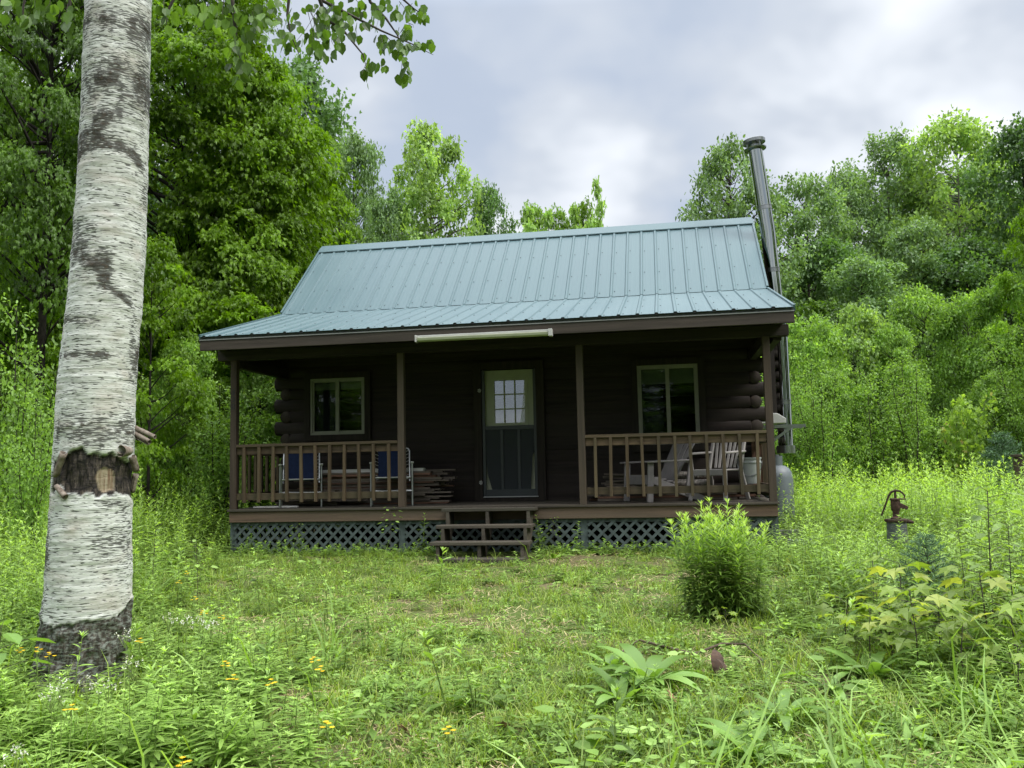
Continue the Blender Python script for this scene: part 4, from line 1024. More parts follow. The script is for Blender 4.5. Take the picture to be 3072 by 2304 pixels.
# young trees along the right edge of the clearing
for key, px, yt, dep, wpx, lab in (('youngB', 1745, 690, 19.5, 190, 'young tree directly behind the propane tank'), ('youngC', 1848, 666, 20.5, 175, 'rounded young tree with a bright top, second from the chimney'),
        ('youngA', 1925, 705, 20., 150, 'pale young tree in the middle of the right thicket'), ('thickC', 1885, 840, 18.6, 150, 'low young tree in front of the thicket'),
        ('youngB', 1990, 625, 22., 190, 'tall grey green young tree left of the yellow maple sapling'), ('youngA', 2085, 640, 21.5, 190, 'rounded young tree right behind the yellow maple sapling'),
        ('youngA', 2175, 596, 20.5, 210, 'tall light green young tree near the right edge'), ('thickB', 2215, 700, 18.5, 150, 'light green young tree at the right edge'),
        ('youngB', 1800, 800, 18.8, 130, 'low leafy young tree right of the propane tank'), ('youngB', 2140, 810, 19., 150, 'dark low young tree right of the yellow maple sapling'),
        ('thickA', 1960, 770, 19., 150, 'thin stemmed young tree between the rounded ones'), ('thickA', 1765, 780, 18.2, 130, 'thin stemmed young tree nearest the chimney bracket'),
        ('thickB', 1700, 720, 21., 170, 'young tree partly hidden by the right porch post')):
    put(key, px, yt, dep, lab, wpx, 'young trees along the right edge')
put('maplet', 2065, 858, 16.2, 'small yellow green maple sapling with reddish tips standing free', 100)
# young trees on the left behind the porch
for key, px, yt, dep, wpx, lab in (('youngA', 395, 735, 15.0, 170, 'young leafy tree halfway between birch and porch'), ('youngC', 565, 770, 16.2, 170, 'light green young tree seen through the left porch opening'),
        ('thickC', 470, 830, 14.0, 200, 'low leafy young tree left of the numbered post'), ('thickC', 40, 660, 11.0, 200, 'leafy young tree low at the left edge'),
        ('thickC', 70, 860, 9.6, 150, 'yellow green young tree just left of the birch'), ('thickB', 300, 800, 15.5, 200, 'young tree behind the birch trunk'),
        ('thickC', 620, 850, 17., 170, 'low young tree behind the left end of the porch rail')):
    put(key, px, yt, dep, lab, wpx, 'young trees left of the porch')
# the wood behind: dark lower storey and the trees that close the view
r5 = np.random.default_rng(5)
for i, px in enumerate(list(range(-320, 720, 95))+list(range(1690, 2560, 95))):
    dep = 24+r5.random()*6
    put('under', px+r5.normal()*20, 640+r5.random()*120, dep, 'dark undergrowth tree deep in the wood behind the clearing', 300+r5.random()*60, 'undergrowth trees of the wood')
for i, px in enumerate(list(range(-420, 640, 150))+list(range(1960, 2800, 150))):
    dep = 33+r5.random()*6
    put('darkwood', px+r5.normal()*25, 330+r5.random()*120 if px > 1000 else 120+r5.random()*150, dep, 'dark forest tree far back in the wood', 330, 'far trees of the wood')
for i, px in enumerate(range(700, 1960, 130)):
    put('darkwood', px+r5.normal()*20, 560+r5.random()*40, 38+r5.random()*5, 'low forest tree hidden behind the cabin', 300, 'far low trees of the wood')
# trees the door glass mirrors, more added unseen to shape reflections and block low sky
for i, (x, y, h) in enumerate(((-15, -27, 9), (-8, -31, 4.2), (-1, -34, 5.5), (6, -32, 12), (13, -28, 12), (20, -22, 12), (-20, -20, 12), (24, -12, 12), (-19, -9, 12), (18, -5, 11), (19, 2, 13), (2.2, -30, 8))):
    o = copy_tree(PROTO['mapleA']['src'], (x, y, float(g(x, y))), i*1.3, (h/13,)*3, 'unseen maple across the clearing, blocks low sky and fills reflections', 'trees across the clearing')
# small pine on the right and rough post
def conifer(seed, H, R, nw, per, ls, lm):
    global RNG
    RNG = np.random.default_rng(seed); wood = [tube_np([(0, 0, 0), (.01*H, 0, H*.5), (0, 0, H)], [.016*H, .01*H, .002*H], 5)]; P = []; Dd = []
    for z in np.linspace(.08*H, .97*H, nw):
        k = 6 if z < .9*H else 4; ph = RNG.random()*6.28
        for j in range(k):
            a = ph+j*2*math.pi/k+RNG.normal()*.15; l = R*(1-z/H)**.8*(.75+.4*RNG.random())+.05*R; up = .18+.5*(z/H)
            dirv = np.array([math.cos(a), math.sin(a), up]); c0 = np.array([0, 0, z]); wood.append(tube_np([c0, c0+dirv*l*.5, c0+dirv*l], [.006*H, .004*H, .0015*H], 3))
            axes = [(c0, dirv, l)]
            for b in np.linspace(.3, .85, 4):
                for s in (-1, 1):
                    d2 = np.array([math.cos(a+s*.8), math.sin(a+s*.8), up*.8]); axes.append((c0+dirv*l*b, d2, l*(1-b)*.75+.03))
            for c, d, ll in axes:
                n = max(6, int(per*ll/R)); u = RNG.random(n); P.append(c+d*(u*ll)[:, None]); Dd.append(nrm(d)*.7+.75*nrm(rnd(n)))
    u = RNG.random(int(per*1.2)); P.append(np.stack([0*u, 0*u, H*(.75+.25*u)], 1)); Dd.append(np.array([0, 0, .8])+.7*rnd(len(u)))
    P = np.concatenate(P); Dd = np.concatenate(Dd)
    cr = place(LEAF_KT, P, Dd, rnd(len(P)), ls*(.7+.6*RNG.random(len(P))), RNG.random(len(P)), .28)
    V, T, _, _ = join(wood); return cr, (V, T)
sp = gpt(2012, 1345); cr, wd = conifer(31, .62, .34, 10, 40, .03, None)
tree('spruce_sapling', 'small blue green spruce sapling among the weeds in front of the pump', 'sapling', cr, wd, ML_SPRUCE, M_STEMD, (sp[0], sp[1], float(g(sp[0], sp[1]))))
pp = dpt(2165, 975, 15.5); cr, wd = conifer(32, 1.3, .75, 9, 60, .075, None)
tree('pine_sapling', 'young grey green pine at the right edge of the clearing', 'sapling', cr, wd, ML_SPRUCE, M_TRUNK, (pp[0], pp[1], float(g(pp[0], pp[1]))))
wp = dpt(2208, 1030, 14.); o = MB().box(-.1, .25, -.06, .06, 0, .95).box(-.12, .3, -.08, .08, .95, .99).build('wooden_stand', W_POST, None, bevel=.004); o.location = (wp[0], wp[1], float(g(wp[0], wp[1]))); setp(o, 'brown wooden stand half sunk in weeds at the right edge', 'stand')

# ------------------------------------------------------------------ the birch
def vnoise(u, v, seed=0):
    rs = np.random.default_rng(seed); tab = rs.random((64, 64)); u0, v0 = np.floor(u).astype(int), np.floor(v).astype(int); fu, fv = u-u0, v-v0
    fu, fv = fu*fu*(3-2*fu), fv*fv*(3-2*fv); T = lambda i, j: tab[i % 64, j % 64]
    return (T(u0, v0)*(1-fu)+T(u0+1, v0)*fu)*(1-fv)+(T(u0, v0+1)*(1-fu)+T(u0+1, v0+1)*fu)*fv
BR = [(-1.29, -6.22, -.25, .42), (-1.275, -6.24, -.05, .345), (-1.257, -6.256, .12, .305), (-1.215, -6.28, .36, .29), (-1.182, -6.295, .60, .276), (-1.139, -6.342, 1.154, .258), (-1.077, -6.406, 1.904, .244),
      (-.985, -6.46, 2.6, .231), (-.938, -6.499, 3.096, .220), (-.863, -6.596, 4.207, .205), (-.75, -6.68, 5.6, .18), (-.62, -6.72, 7.2, .14), (-.55, -6.7, 9., .09), (-.5, -6.68, 10.8, .03)]
BR = np.array(BR); BR[:, 3] = BR[:, 3]*.865-.004
nz = 560; na = 176
zz = np.concatenate([np.linspace(-.2, 4.6, 500), np.linspace(4.62, 10.8, nz-500)])
cx, cy, rr0 = [np.interp(zz, BR[:, 2], BR[:, k]) for k in (0, 1, 3)]
k_ = np.ones(25)/25
for arr in (cx, cy, rr0): arr[12:-12] = np.convolve(arr, k_, 'valid')
th = np.linspace(0, 2*np.pi, na, endpoint=False)
# phi = 0 faces the camera, + to the right in the picture
tocam = math.atan2(CAM[1]-BR[5, 1], CAM[0]-BR[5, 0])
PHI, ZZ = np.meshgrid((th+np.pi) % (2*np.pi)-np.pi, zz); ANG = tocam+PHI
RR = np.broadcast_to(rr0[:, None], PHI.shape).copy()
U = PHI*.26
n_lo = vnoise(U*9+7, ZZ*9+3, 1); n_md = vnoise(U*26+9, ZZ*20+5, 2); n_hi = vnoise(U*70+1, ZZ*90+2, 3); n_v = vnoise(U*60+20, ZZ*9+8, 4); n_pl = vnoise(U*7+4, ZZ*42+4, 5)
sm = lambda e0, e1, x: np.clip((x-e0)/(e1-e0), 0, 1)**2*(3-2*np.clip((x-e0)/(e1-e0), 0, 1))
zb = .515+.05*(n_lo-.5)+.035*(n_md-.5)+.06*sm(.5, 1.3, PHI)             # where the white bark ends
base = 1-sm(zb-.004, zb+.004, ZZ)
wtop = 1.455+.03*np.cos(PHI*1.3)+.06*(n_lo-.5)+.05*(n_md-.5)-.01*PHI; wbot = 1.245+.06*(n_lo-.5)+.045*(n_md-.5)-.03*PHI
wound = sm(wbot-.004, wbot+.004, ZZ)*(1-sm(wtop-.004, wtop+.004, ZZ))*sm(-1.42+.2*(n_md-.5), -1.34+.2*(n_md-.5), PHI)
patch = np.clip(1-((PHI-.33)/.26)**4-((ZZ-1.33)/.075)**4+.7*(n_md-.5), 0, 1)*wound
patch = sm(.2, .45, patch)
RR += .010*(1-base)-.018*wound-.012*patch
RR += base*(.030*(n_v-.5)+.028*(n_md-.5)+.05*(n_lo-.5)*np.clip(.4-ZZ, 0, .5))+wound*(1-patch)*(.020*(n_v-.5)+.016*(n_md-.5))
RR += (1-base)*(1-wound)*(.0055*(n_pl-.5)+.008*(n_lo-.5)+.002*(n_hi-.5))
RR += .009*sm(.6, .9, n_md)*(np.exp(-((ZZ-zb-.01)/.012)**2)*(1-base))
fl = np.clip(.25-ZZ, 0, .6); RR += fl*(.22*np.maximum(0, np.cos(PHI*2.5+.9))+.05)
def band(zc, ph0, ph1, th_, slope=0., curve=0.):
    zc_ = zc+slope*PHI+curve*PHI**2
    return np.exp(-((ZZ-zc_)/th_)**2)*sm(ph0-.15, ph0+.15, PHI)*(1-sm(ph1-.15, ph1+.15, PHI))
stain = 1.1*band(3.66, -1.5, 1.6, .16, .03, -.05)+1.1*band(3.45, -1.6, .2, .06, .12)+1.2*band(3.28, -1.4, 1.0, .045, -.04, -.07)+.9*band(4.0, -1.6, 1.5, .1, 0, 0)\
    + 1.1*band(2.56, -1.5, .1, .10, -.12, 0)+.9*band(2.45, -.2, .9, .03, -.12)+1.1*band(2.245, -1.5, -.1, .03, -.02)+1.1*band(2.05, -1.5, .3, .026, -.01)+.8*band(2.05, .8, 1.6, .16)\
    + .75*band(1.62, -1.3, 1.3, .10)+.5*band(1.2, .2, 1.2, .03, -.03)+.5*band(.95, .1, 1.5, .12)+.8*band(.85, -1.6, -1.1, .4)+.6*band(2.8, -1.5, -.3, .05)+.7*band(3.0, .9, 1.6, .12)
stain = np.clip(stain*.95*(.15+.8*n_lo+.7*n_md), 0, 1)
VX = cx[:, None]+RR*np.cos(ANG); VY = cy[:, None]+RR*np.sin(ANG)
V = np.stack([VX, VY, ZZ], -1)
i = np.arange(nz-1)[:, None]; k = np.arange(na)[None]; k2 = (k+1) % na
q = np.stack([i*na+k, i*na+k2, (i+1)*na+k2, (i+1)*na+k], -1).reshape(-1, 4)
m, t, o = newmat('paper birch bark')
A = lambda nm: N(t, 'ShaderNodeAttribute', attribute_name=nm).outputs['Fac']
bu, bh, at_st, at_base, at_w, at_p = A('bu'), A('bh'), A('stain'), A('base'), A('wound'), A('patch')
def uvn(su, sv, scale=1., det=3., ro=.5, dist=0., off=0.):
    c = N(t, 'ShaderNodeCombineXYZ'); L(t, math_(t, 'MULTIPLY', bu, su), c.inputs[0]); L(t, math_(t, 'MULTIPLY', bh, sv), c.inputs[1]); c.inputs[2].default_value = off
    n = N(t, 'ShaderNodeTexNoise', i_Scale=scale, i_Detail=det, i_Roughness=ro, i_Distortion=dist); L(t, c.outputs[0], n.inputs[0]); return n.outputs[0]
dash = uvn(15, 122, 1., 1.3, .5, .4); dash2 = uvn(27, 190, 1., 1., .5, .3, 5.); big = uvn(3.2, 7., 1., 4., .6, .3, 2.); fine = uvn(30, 60, 1., 5., .65, 0., 9.); lay = uvn(4, 40, 1., 4., .6, .3, 13.)
white = ramp(t, lay, [(.25, (.27, .28, .255)), (.48, (.44, .455, .42)), (.75, (.60, .615, .585))])
blush = N(t, 'ShaderNodeMixRGB'); L(t, ramp(t, big, [(.5, (0,)*3), (.72, (.55,)*3)]), blush.inputs[0]); L(t, white, blush.inputs[1]); blush.inputs[2].default_value = (.32, .27, .22, 1)
thr = math_(t, 'SUBTRACT', math_(t, 'ADD', math_(t, 'MULTIPLY', big, .24), .472), math_(t, 'MULTIPLY', at_st, .19))
dm = math_(t, 'MULTIPLY', math_(t, 'SUBTRACT', dash, thr), 15., True)
dm2 = math_(t, 'MULTIPLY', math_(t, 'SUBTRACT', dash2, math_(t, 'SUBTRACT', .66, math_(t, 'MULTIPLY', at_st, .2))), 14., True)
dd_ = math_(t, 'MAXIMUM', dm, math_(t, 'MULTIPLY', dm2, .8))
c1 = N(t, 'ShaderNodeMixRGB'); L(t, math_(t, 'MULTIPLY', dd_, .86), c1.inputs[0]); L(t, blush.outputs[0], c1.inputs[1]); c1.inputs[2].default_value = (.033, .032, .028, 1)
scol = ramp(t, fine, [(.35, (.014, .013, .011)), (.52, (.034, .03, .023)), (.68, (.075, .058, .042))])
sf = math_(t, 'MULTIPLY', math_(t, 'SUBTRACT', math_(t, 'ADD', math_(t, 'MULTIPLY', at_st, .42), math_(t, 'ADD', math_(t, 'MULTIPLY', fine, .75), math_(t, 'MULTIPLY', lay, .8))), 1.07), 5., True)
c2 = N(t, 'ShaderNodeMixRGB'); L(t, sf, c2.inputs[0]); L(t, c1.outputs[0], c2.inputs[1]); L(t, scol, c2.inputs[2])
vf = uvn(60, 14, 1., 5., .6, .5, 3.)
bcol = ramp(t, vf, [(.3, (.013, .011, .009)), (.5, (.04, .034, .027)), (.62, (.09, .08, .065))])
lich = N(t, 'ShaderNodeMixRGB'); L(t, ramp(t, fine, [(.47, (0,)*3), (.58, (.8,)*3)]), lich.inputs[0]); L(t, bcol, lich.inputs[1]); lich.inputs[2].default_value = (.17, .19, .165, 1)
c3 = N(t, 'ShaderNodeMixRGB'); L(t, at_base, c3.inputs[0]); L(t, c2.outputs[0], c3.inputs[1]); L(t, lich.outputs[0], c3.inputs[2])
vw = N(t, 'ShaderNodeTexVoronoi', feature='DISTANCE_TO_EDGE', i_Scale=1.); cvw = N(t, 'ShaderNodeCombineXYZ'); L(t, math_(t, 'ADD', math_(t, 'MULTIPLY', bu, 17.), math_(t, 'MULTIPLY', fine, .8)), cvw.inputs[0]); L(t, math_(t, 'MULTIPLY', bh, 11.), cvw.inputs[1]); L(t, cvw.outputs[0], vw.inputs['Vector'])
wcol0 = ramp(t, vf, [(.35, (.010, .008, .007)), (.55, (.034, .028, .023)), (.72, (.11, .09, .07))])
wm_ = N(t, 'ShaderNodeMixRGB', blend_type='MULTIPLY', i_Fac=1.); L(t, wcol0, wm_.inputs[1]); L(t, ramp(t, vw.outputs['Distance'], [(.0, (.15,)*3), (.09, (1.,)*3), (.5, (1.5,)*3)]), wm_.inputs[2]); wcol = wm_.outputs[0]
c4_ = N(t, 'ShaderNodeMixRGB'); L(t, at_w, c4_.inputs[0]); L(t, c3.outputs[0], c4_.inputs[1]); L(t, wcol, c4_.inputs[2])
pcol = ramp(t, uvn(70, 4, 1., 4., .6, 0., 6.), [(.35, (.11, .06, .035)), (.5, (.22, .18, .12)), (.7, (.29, .25, .18))])
c5 = N(t, 'ShaderNodeMixRGB'); L(t, at_p, c5.inputs[0]); L(t, c4_.outputs[0], c5.inputs[1]); L(t, pcol, c5.inputs[2])
p = principled(t, o, Base_Color=c5.outputs[0], Roughness=.75, Specular_IOR_Level=.25)
bm_ = N(t, 'ShaderNodeBump', i_Strength=.7, i_Distance=.008); L(t, math_(t, 'SUBTRACT', math_(t, 'ADD', lay, math_(t, 'MULTIPLY', vf, math_(t, 'MAXIMUM', at_base, at_w))), math_(t, 'MULTIPLY', dd_, .35)), bm_.inputs['Height']); L(t, bm_.outputs[0], p.inputs['Normal'])
M_BIRCH = m
BO = np.array([-1.26, -6.25, .04])
birch = thing('birch_tree', 'large white barked birch with a dark peeled ring round its trunk', 'tree', tuple(BO))
link('trunk', mesh_np('trunk', V-BO, np.concatenate([q[:, [0, 1, 2]], q[:, [0, 2, 3]]]), m, smooth=True,
     extra=dict(bu=U, bh=ZZ, stain=stain, base=base, wound=wound, patch=patch)), birch)
M_CURL = plain('curled birch bark', (.22, .16, .12), .85, 0, .4, 26, .4, .15, (.42, .36, .3))
def surf(ph, z, dr=0.):
    r = float(np.interp(z, BR[:, 2], BR[:, 3]))+dr; x, y = [float(np.interp(z, BR[:, 2], BR[:, k])) for k in (0, 1)]
    return Vector((x+r*math.cos(tocam+ph), y+r*math.sin(tocam+ph), z))
def curl(p, q_, r0, r1, turns, start):
    p, q_ = Vector(p), Vector(q_); d = (q_-p).normalized(); a = d.cross(Vector((0, 0, 1))); a = a.normalized() if a.length > .1 else Vector((1, 0, 0)); b = d.cross(a)
    mb = MB(); n = 26; m_ = 7; vs = []
    for j in range(m_):
        tt = j/(m_-1); c = p.lerp(q_, tt); R = r0+(r1-r0)*tt
        for i in range(n): s_ = i/(n-1); aa = start+turns*2*math.pi*s_; rr__ = R*(1-.45*s_)*(1+.05*math.sin(j*2.1+i)); vs.append(c+(a*math.cos(aa)+b*math.sin(aa))*rr__)
    mb.add(vs, [(j*n+i, j*n+i+1, (j+1)*n+i+1, (j+1)*n+i) for j in range(m_-1) for i in range(n-1)])
    o = mb.build('bark_curl', M_CURL, birch, tuple(BO), smooth=True); md = o.modifiers.new('thick', 'SOLIDIFY'); md.thickness = .002
curl(surf(-1.0, 1.36, .02), surf(-.72, 1.49, .03), .022, .026, 1.3, .5)
curl(surf(-.95, 1.30, .02), surf(-.62, 1.235, .025), .018, .022, 1.3, 2.)
curl(surf(.95, 1.50, .02), surf(.62, 1.50, .03), .03, .04, 1.1, 1.)
curl(surf(1.1, 1.47, .02), surf(1.2, 1.38, .04), .03, .026, .9, 0.)
curl(surf(1.45, 1.25, .0), surf(1.4, 1.36, .02), .02, .024, 1., 1.)
e0 = surf(1.5, 1.62, -.01); curl(e0, e0+Vector((.14, -.03, -.07)), .024, .02, 1.2, 1.); curl(e0+Vector((0, 0, .03)), e0+Vector((.17, -.02, -.04)), .02, .016, 1.3, 2.)
# limbs, hanging twigs and leaves of the birch (seen at the top of the picture)
RNG = np.random.default_rng(44)
fp = lambda X, Y, dep: dpt(X*2212/3072, Y*2212/3072, dep)
wood = []; P = []; Dd = []
lims = [((-.78, -6.66, 5.2), [(963, -420, 5.6), (900, -150, 5.8), (963, 0, 5.9), (1048, 44, 5.95), (1143, 92, 6.0), (1238, 133, 6.05), (1300, 165, 6.05)]),
        ((-.76, -6.67, 5.4), [(1060, -380, 5.7), (1080, -120, 6.0), (1111, 6, 6.1), (1159, 57, 6.1), (1194, 108, 6.1), (1215, 190, 6.1)]),
        ((-.79, -6.65, 5.0), [(800, -350, 5.4), (830, -140, 5.5), (868, -10, 5.6), (862, 45, 5.6), (871, 100, 5.6), (903, 178, 5.6)]),
        ((-.79, -6.65, 4.9), [(650, -260, 5.3), (690, -80, 5.3), (703, 60, 5.3), (712, 150, 5.3), (740, 235, 5.3)]),
        ((-.78, -6.66, 5.1), [(900, -260, 5.6), (940, -60, 5.7), (980, 60, 5.75), (1029, 90, 5.8), (1090, 165, 5.8), (1098, 200, 5.8)]),
        ((-.75, -6.68, 5.7), [(1150, -420, 6.0), (1180, -100, 6.2), (1200, -10, 6.2), (1240, 25, 6.2), (1270, 45, 6.2)]),
        ((-.80, -6.6, 4.9), [(150, -260, 5.2), (90, -90, 5.2), (70, 20, 5.2), (68, 80, 5.2)]), ((-.80, -6.6, 5.0), [(60, -300, 5.4), (20, -60, 5.4), (10, 20, 5.4)]),
        ((-.80, -6.6, 4.8), [(230, -240, 5.0), (215, -60, 5.0), (208, 40, 5.0), (205, 90, 5.0)]), ((-.80, -6.6, 4.9), [(560, -230, 5.2), (545, -50, 5.2), (505, 30, 5.2), (498, 75, 5.2)])]
for s0, pts in lims:
    pl_ = [np.array(s0)]+[fp(*p_) for p_ in pts]; n = len(pl_); wood.append(tube_np(pl_, np.linspace(.022, .0016, n), 5))
clus = [(935, 85, 42, 45, 34, 5.75), (1000, 60, 30, 26, 16, 5.8), (985, 35, 30, 20, 12, 5.8), (860, 60, 18, 36, 9, 5.6), (800, 22, 26, 22, 12, 5.5), (1085, 22, 30, 18, 12, 5.95), (1130, 50, 14, 22, 8, 6.1),
        (1190, 25, 26, 16, 10, 6.2), (1235, 28, 24, 14, 9, 6.2), (1262, 42, 10, 8, 4, 6.2), (1245, 130, 34, 8, 9, 6.05), (1175, 125, 26, 14, 9, 6.1), (1145, 130, 12, 18, 6, 6.0), (1100, 200, 13, 16, 6, 5.8),
        (1147, 200, 8, 10, 3, 6.), (1215, 205, 12, 18, 6, 6.1), (1205, 160, 12, 14, 5, 6.1), (960, 145, 14, 14, 6, 5.7), (830, 105, 22, 16, 7, 5.55), (1058, 95, 10, 20, 4, 5.95), (1010, 120, 16, 14, 6, 5.8),
        (715, 100, 22, 50, 22, 5.3), (730, 190, 16, 26, 10, 5.3), (660, 30, 30, 24, 14, 5.3), (760, 60, 16, 20, 8, 5.4), (600, 12, 30, 12, 8, 5.3), (1225, 75, 8, 6, 3, 6.1), (1200, 95, 12, 10, 5, 6.1),
        (22, 14, 22, 16, 9, 5.4), (70, 60, 10, 12, 5, 5.2), (110, 25, 22, 18, 8, 5.2), (207, 50, 8, 30, 7, 5.0), (500, 30, 14, 26, 8, 5.2), (150, 10, 20, 10, 5, 5.2)]
for X, Y, sx, sy, n, dep in clus:
    for i in range(int(n*1.5)):
        c = fp(X+RNG.normal()*sx, Y+RNG.normal()*sy, dep+RNG.normal()*.16); P.append(c); Dd.append((RNG.normal()*.4, RNG.normal()*.4, -1.))
    for i in range(max(1, n//6)):
        a0 = fp(X+RNG.normal()*sx*.4, Y-sy*1.3, dep); b0 = fp(X+RNG.normal()*sx, Y+sy*1.4, dep+RNG.normal()*.1); wood.append(tube_np([a0, (a0+b0)/2+.01*rnd(1)[0], b0], [.0024, .0018, .001], 4))
P = np.array(P); Dd = np.array(Dd); tw = np.array(AX_F)*-1
hang = place(LEAF_OV, P, Dd, tw+.75*rnd(len(P)), .072*(.65+.6*RNG.random(len(P))), RNG.random(len(P)), 1.3)
# upper crown, above the picture
cl = clusters(46, 11.2, 6.4, 2.6, PR_OVAL, .6); cl[:, 0] += -.6; cl[:, 1] += -6.7
up_ = crown_blob(cl, LEAF_OV, .07, 90)
for c in cl[::2]:
    z0 = max(5.2, c[2]-1.2); x0, y0 = [float(np.interp(z0, BR[:, 2], BR[:, k])) for k in (0, 1)]; wood.append(tube_np([(x0, y0, z0), ((x0+c[0])/2, (y0+c[1])/2, (z0+c[2])/2+.15), c[:3]], [.03, .015, .004], 5))
V, T, _, _ = join(wood); link('branches', mesh_np('branches', V-BO, T, M_STEMD, smooth=True), birch)
V, T, tt, _ = join([hang, up_]); link('leaves', mesh_np('leaves', V-BO, T, ML_BIRCH, tint=tt), birch)

# ------------------------------------------------------------------ low plants
RNG = np.random.default_rng(77)
def stalk(h, nl, ll, lw, curl=.5, low=.08, lean=.08, nseg=3, el0=10, el1=62, stem=.004, taper=.55, tuft=6, tint0=.25, tint1=.95, whorl=1, sides=3):
    """an upright weed: one stem with lance leaves all the way up and a tuft of short ones at the tip"""
    u = np.linspace(0, 1, 5); b = RNG.random()*6.28; off = lean*h
    path = np.stack([off*u**2*math.cos(b), off*u**2*math.sin(b), h*u], 1); parts = [(*tube_np(path, stem*(1-.7*u), sides, .3), 1)]
    s = np.linspace(low, .97, nl); az = np.arange(nl)*2.4+RNG.random()*6 if whorl == 1 else np.repeat(np.arange(nl//whorl+1), whorl)[:nl]*.9+np.tile(np.arange(whorl)*6.283/whorl, nl)[:nl]
    s = np.concatenate([s, np.full(tuft, .985)]); az = np.concatenate([az, np.arange(tuft)*6.28/max(tuft, 1)+.4]); n = len(s)
    el = np.radians(el0+(el1-el0)*s**1.6+RNG.normal(size=n)*9); el[nl:] = np.radians(68+8*RNG.normal(size=tuft))
    L_ = ll*(.5+.75*np.sin(np.pi*np.clip(s*.82+.12, 0, 1)))*(1-(1-taper)*s)*(.85+.3*RNG.random(n)); L_[nl:] *= .8
    P = np.stack([np.interp(s, u, path[:, k]) for k in range(3)], 1); az = az+RNG.normal(size=n)*.25
    Dd = np.stack([np.cos(az)*np.cos(el), np.sin(az)*np.cos(el), np.sin(el)], 1); Nn = np.stack([-np.cos(az)*np.sin(el), -np.sin(az)*np.sin(el), np.cos(el)], 1)+.18*rnd(n)
    tint = np.clip(tint0+(tint1-tint0)*s**1.5+.1*RNG.normal(size=n), 0, 1)
    parts.append((*place(lance(nseg, lw, curl), P, Dd, Nn, L_, tint), 0)); return join(parts)
def rosette(n, ll, lw, el=(15, 70), curl=.8, nseg=3, tmpl=None, tint=(.2, .9), petiole=0.):
    az = np.arange(n)*2.4+RNG.random(n)*.6; e = np.radians(el[0]+(el[1]-el[0])*RNG.random(n)); L_ = ll*(.55+.6*RNG.random(n))
    Dd = np.stack([np.cos(az)*np.cos(e), np.sin(az)*np.cos(e), np.sin(e)], 1); Nn = np.stack([-np.cos(az)*np.sin(e), -np.sin(az)*np.sin(e), np.cos(e)], 1)+.25*rnd(n)
    P = np.stack([np.cos(az), np.sin(az), 0*az], 1)*.01; tt = tint[0]+(tint[1]-tint[0])*RNG.random(n); parts = []
    if petiole:
        ends = Dd*petiole*(.4+.8*RNG.random(n))[:, None]; parts += [(*tube_np([P[k], P[k]*.3+ends[k]*.6, ends[k]], [.0022, .0018, .0012], 3, .3), 1) for k in range(n)]
        P = ends; Dd = np.stack([np.cos(az), np.sin(az), -.15+.3*RNG.random(n)], 1); Nn = UP+.4*rnd(n)
    parts.append((*place(tmpl or lance(nseg, lw, curl), P, Dd, Nn, L_, tt), 0)); return join(parts)
def tuft_grass(n, h, w=.006, spread=.05, curl=1.1, tint=(0, 1)):
    az = RNG.random(n)*6.28; e = np.radians(48+40*RNG.random(n)); L_ = h*(.45+.75*RNG.random(n))
    Dd = np.stack([np.cos(az)*np.cos(e), np.sin(az)*np.cos(e), np.sin(e)], 1); Nn = np.stack([-np.cos(az)*np.sin(e), -np.sin(az)*np.sin(e), np.cos(e)], 1)+.3*rnd(n)
    P = np.stack([RNG.normal(size=n)*spread, RNG.normal(size=n)*spread, -.005+0*az], 1)
    return join([(*place(GRASS_T, P, Dd, Nn, L_, tint[0]+(tint[1]-tint[0])*RNG.random(n), w/.06/np.maximum(L_, .04)), 0)])
def blade_t(nseg=3, curl=1.1):
    V = []; F = []; x = z = a = 0.
    for i in range(nseg+1):
        wv = .03*(1-(i/nseg)**2*.97); V += [(x, wv, z), (x, -wv, z)]; a -= curl*(i+1)/nseg/nseg*1.3; x += math.cos(a)/nseg; z += math.sin(a)/nseg
    for i in range(nseg): b = 2*i; F += [(b, b+1, b+3), (b, b+3, b+2)]
    return np.array(V, float), np.array(F)
GRASS_T = blade_t()
def foot(x, y):        # where plants may not grow
    return ((np.abs(x) < 3.66) & (y > -.03) & (y < 6)) | ((x > -.56) & (x < .66) & (y > -.9) & (y < 0)) | ((x+1.27)**2+(y+6.24)**2 < .36**2) | ((x-3.93)**2+(y-2.4)**2 < .09)
def xl_(y): return np.interp(y, [-8.5, -7.3, -5, -3, -.2, .5], [.55, .3, -1.0, -2.3, -3.2, -3.7])
def xr_(y): return np.interp(y, [-8.5, -7, -6, -4, -.4, .5], [3.3, 3.4, 3.3, 2.85, 2.6, 3.9])
def wild(x, y):        # 0 on the trodden lawn, 1 in the tall weeds
    d = np.maximum(xl_(y)-x, x-xr_(y)); d = np.where(y > .3, 1.5, d)
    return np.clip(d/1.5, 0, 1)
def scatter(n, d0, d1, pw=1., margin=.3, seed=0):
    rs = np.random.default_rng(seed); d = d0+(d1-d0)*rs.random(n)**pw; u = (rs.random(n)*(1+2*margin)-margin)*3072
    F2 = np.array([AX_F[0], AX_F[1]]); F2 /= np.linalg.norm(F2); R2 = np.array([F2[1], -F2[0]])
    xy = CAM[:2]+d[:, None]*F2+((u-1536)/FPX*d)[:, None]*R2; return xy[:, 0], xy[:, 1], d, rs
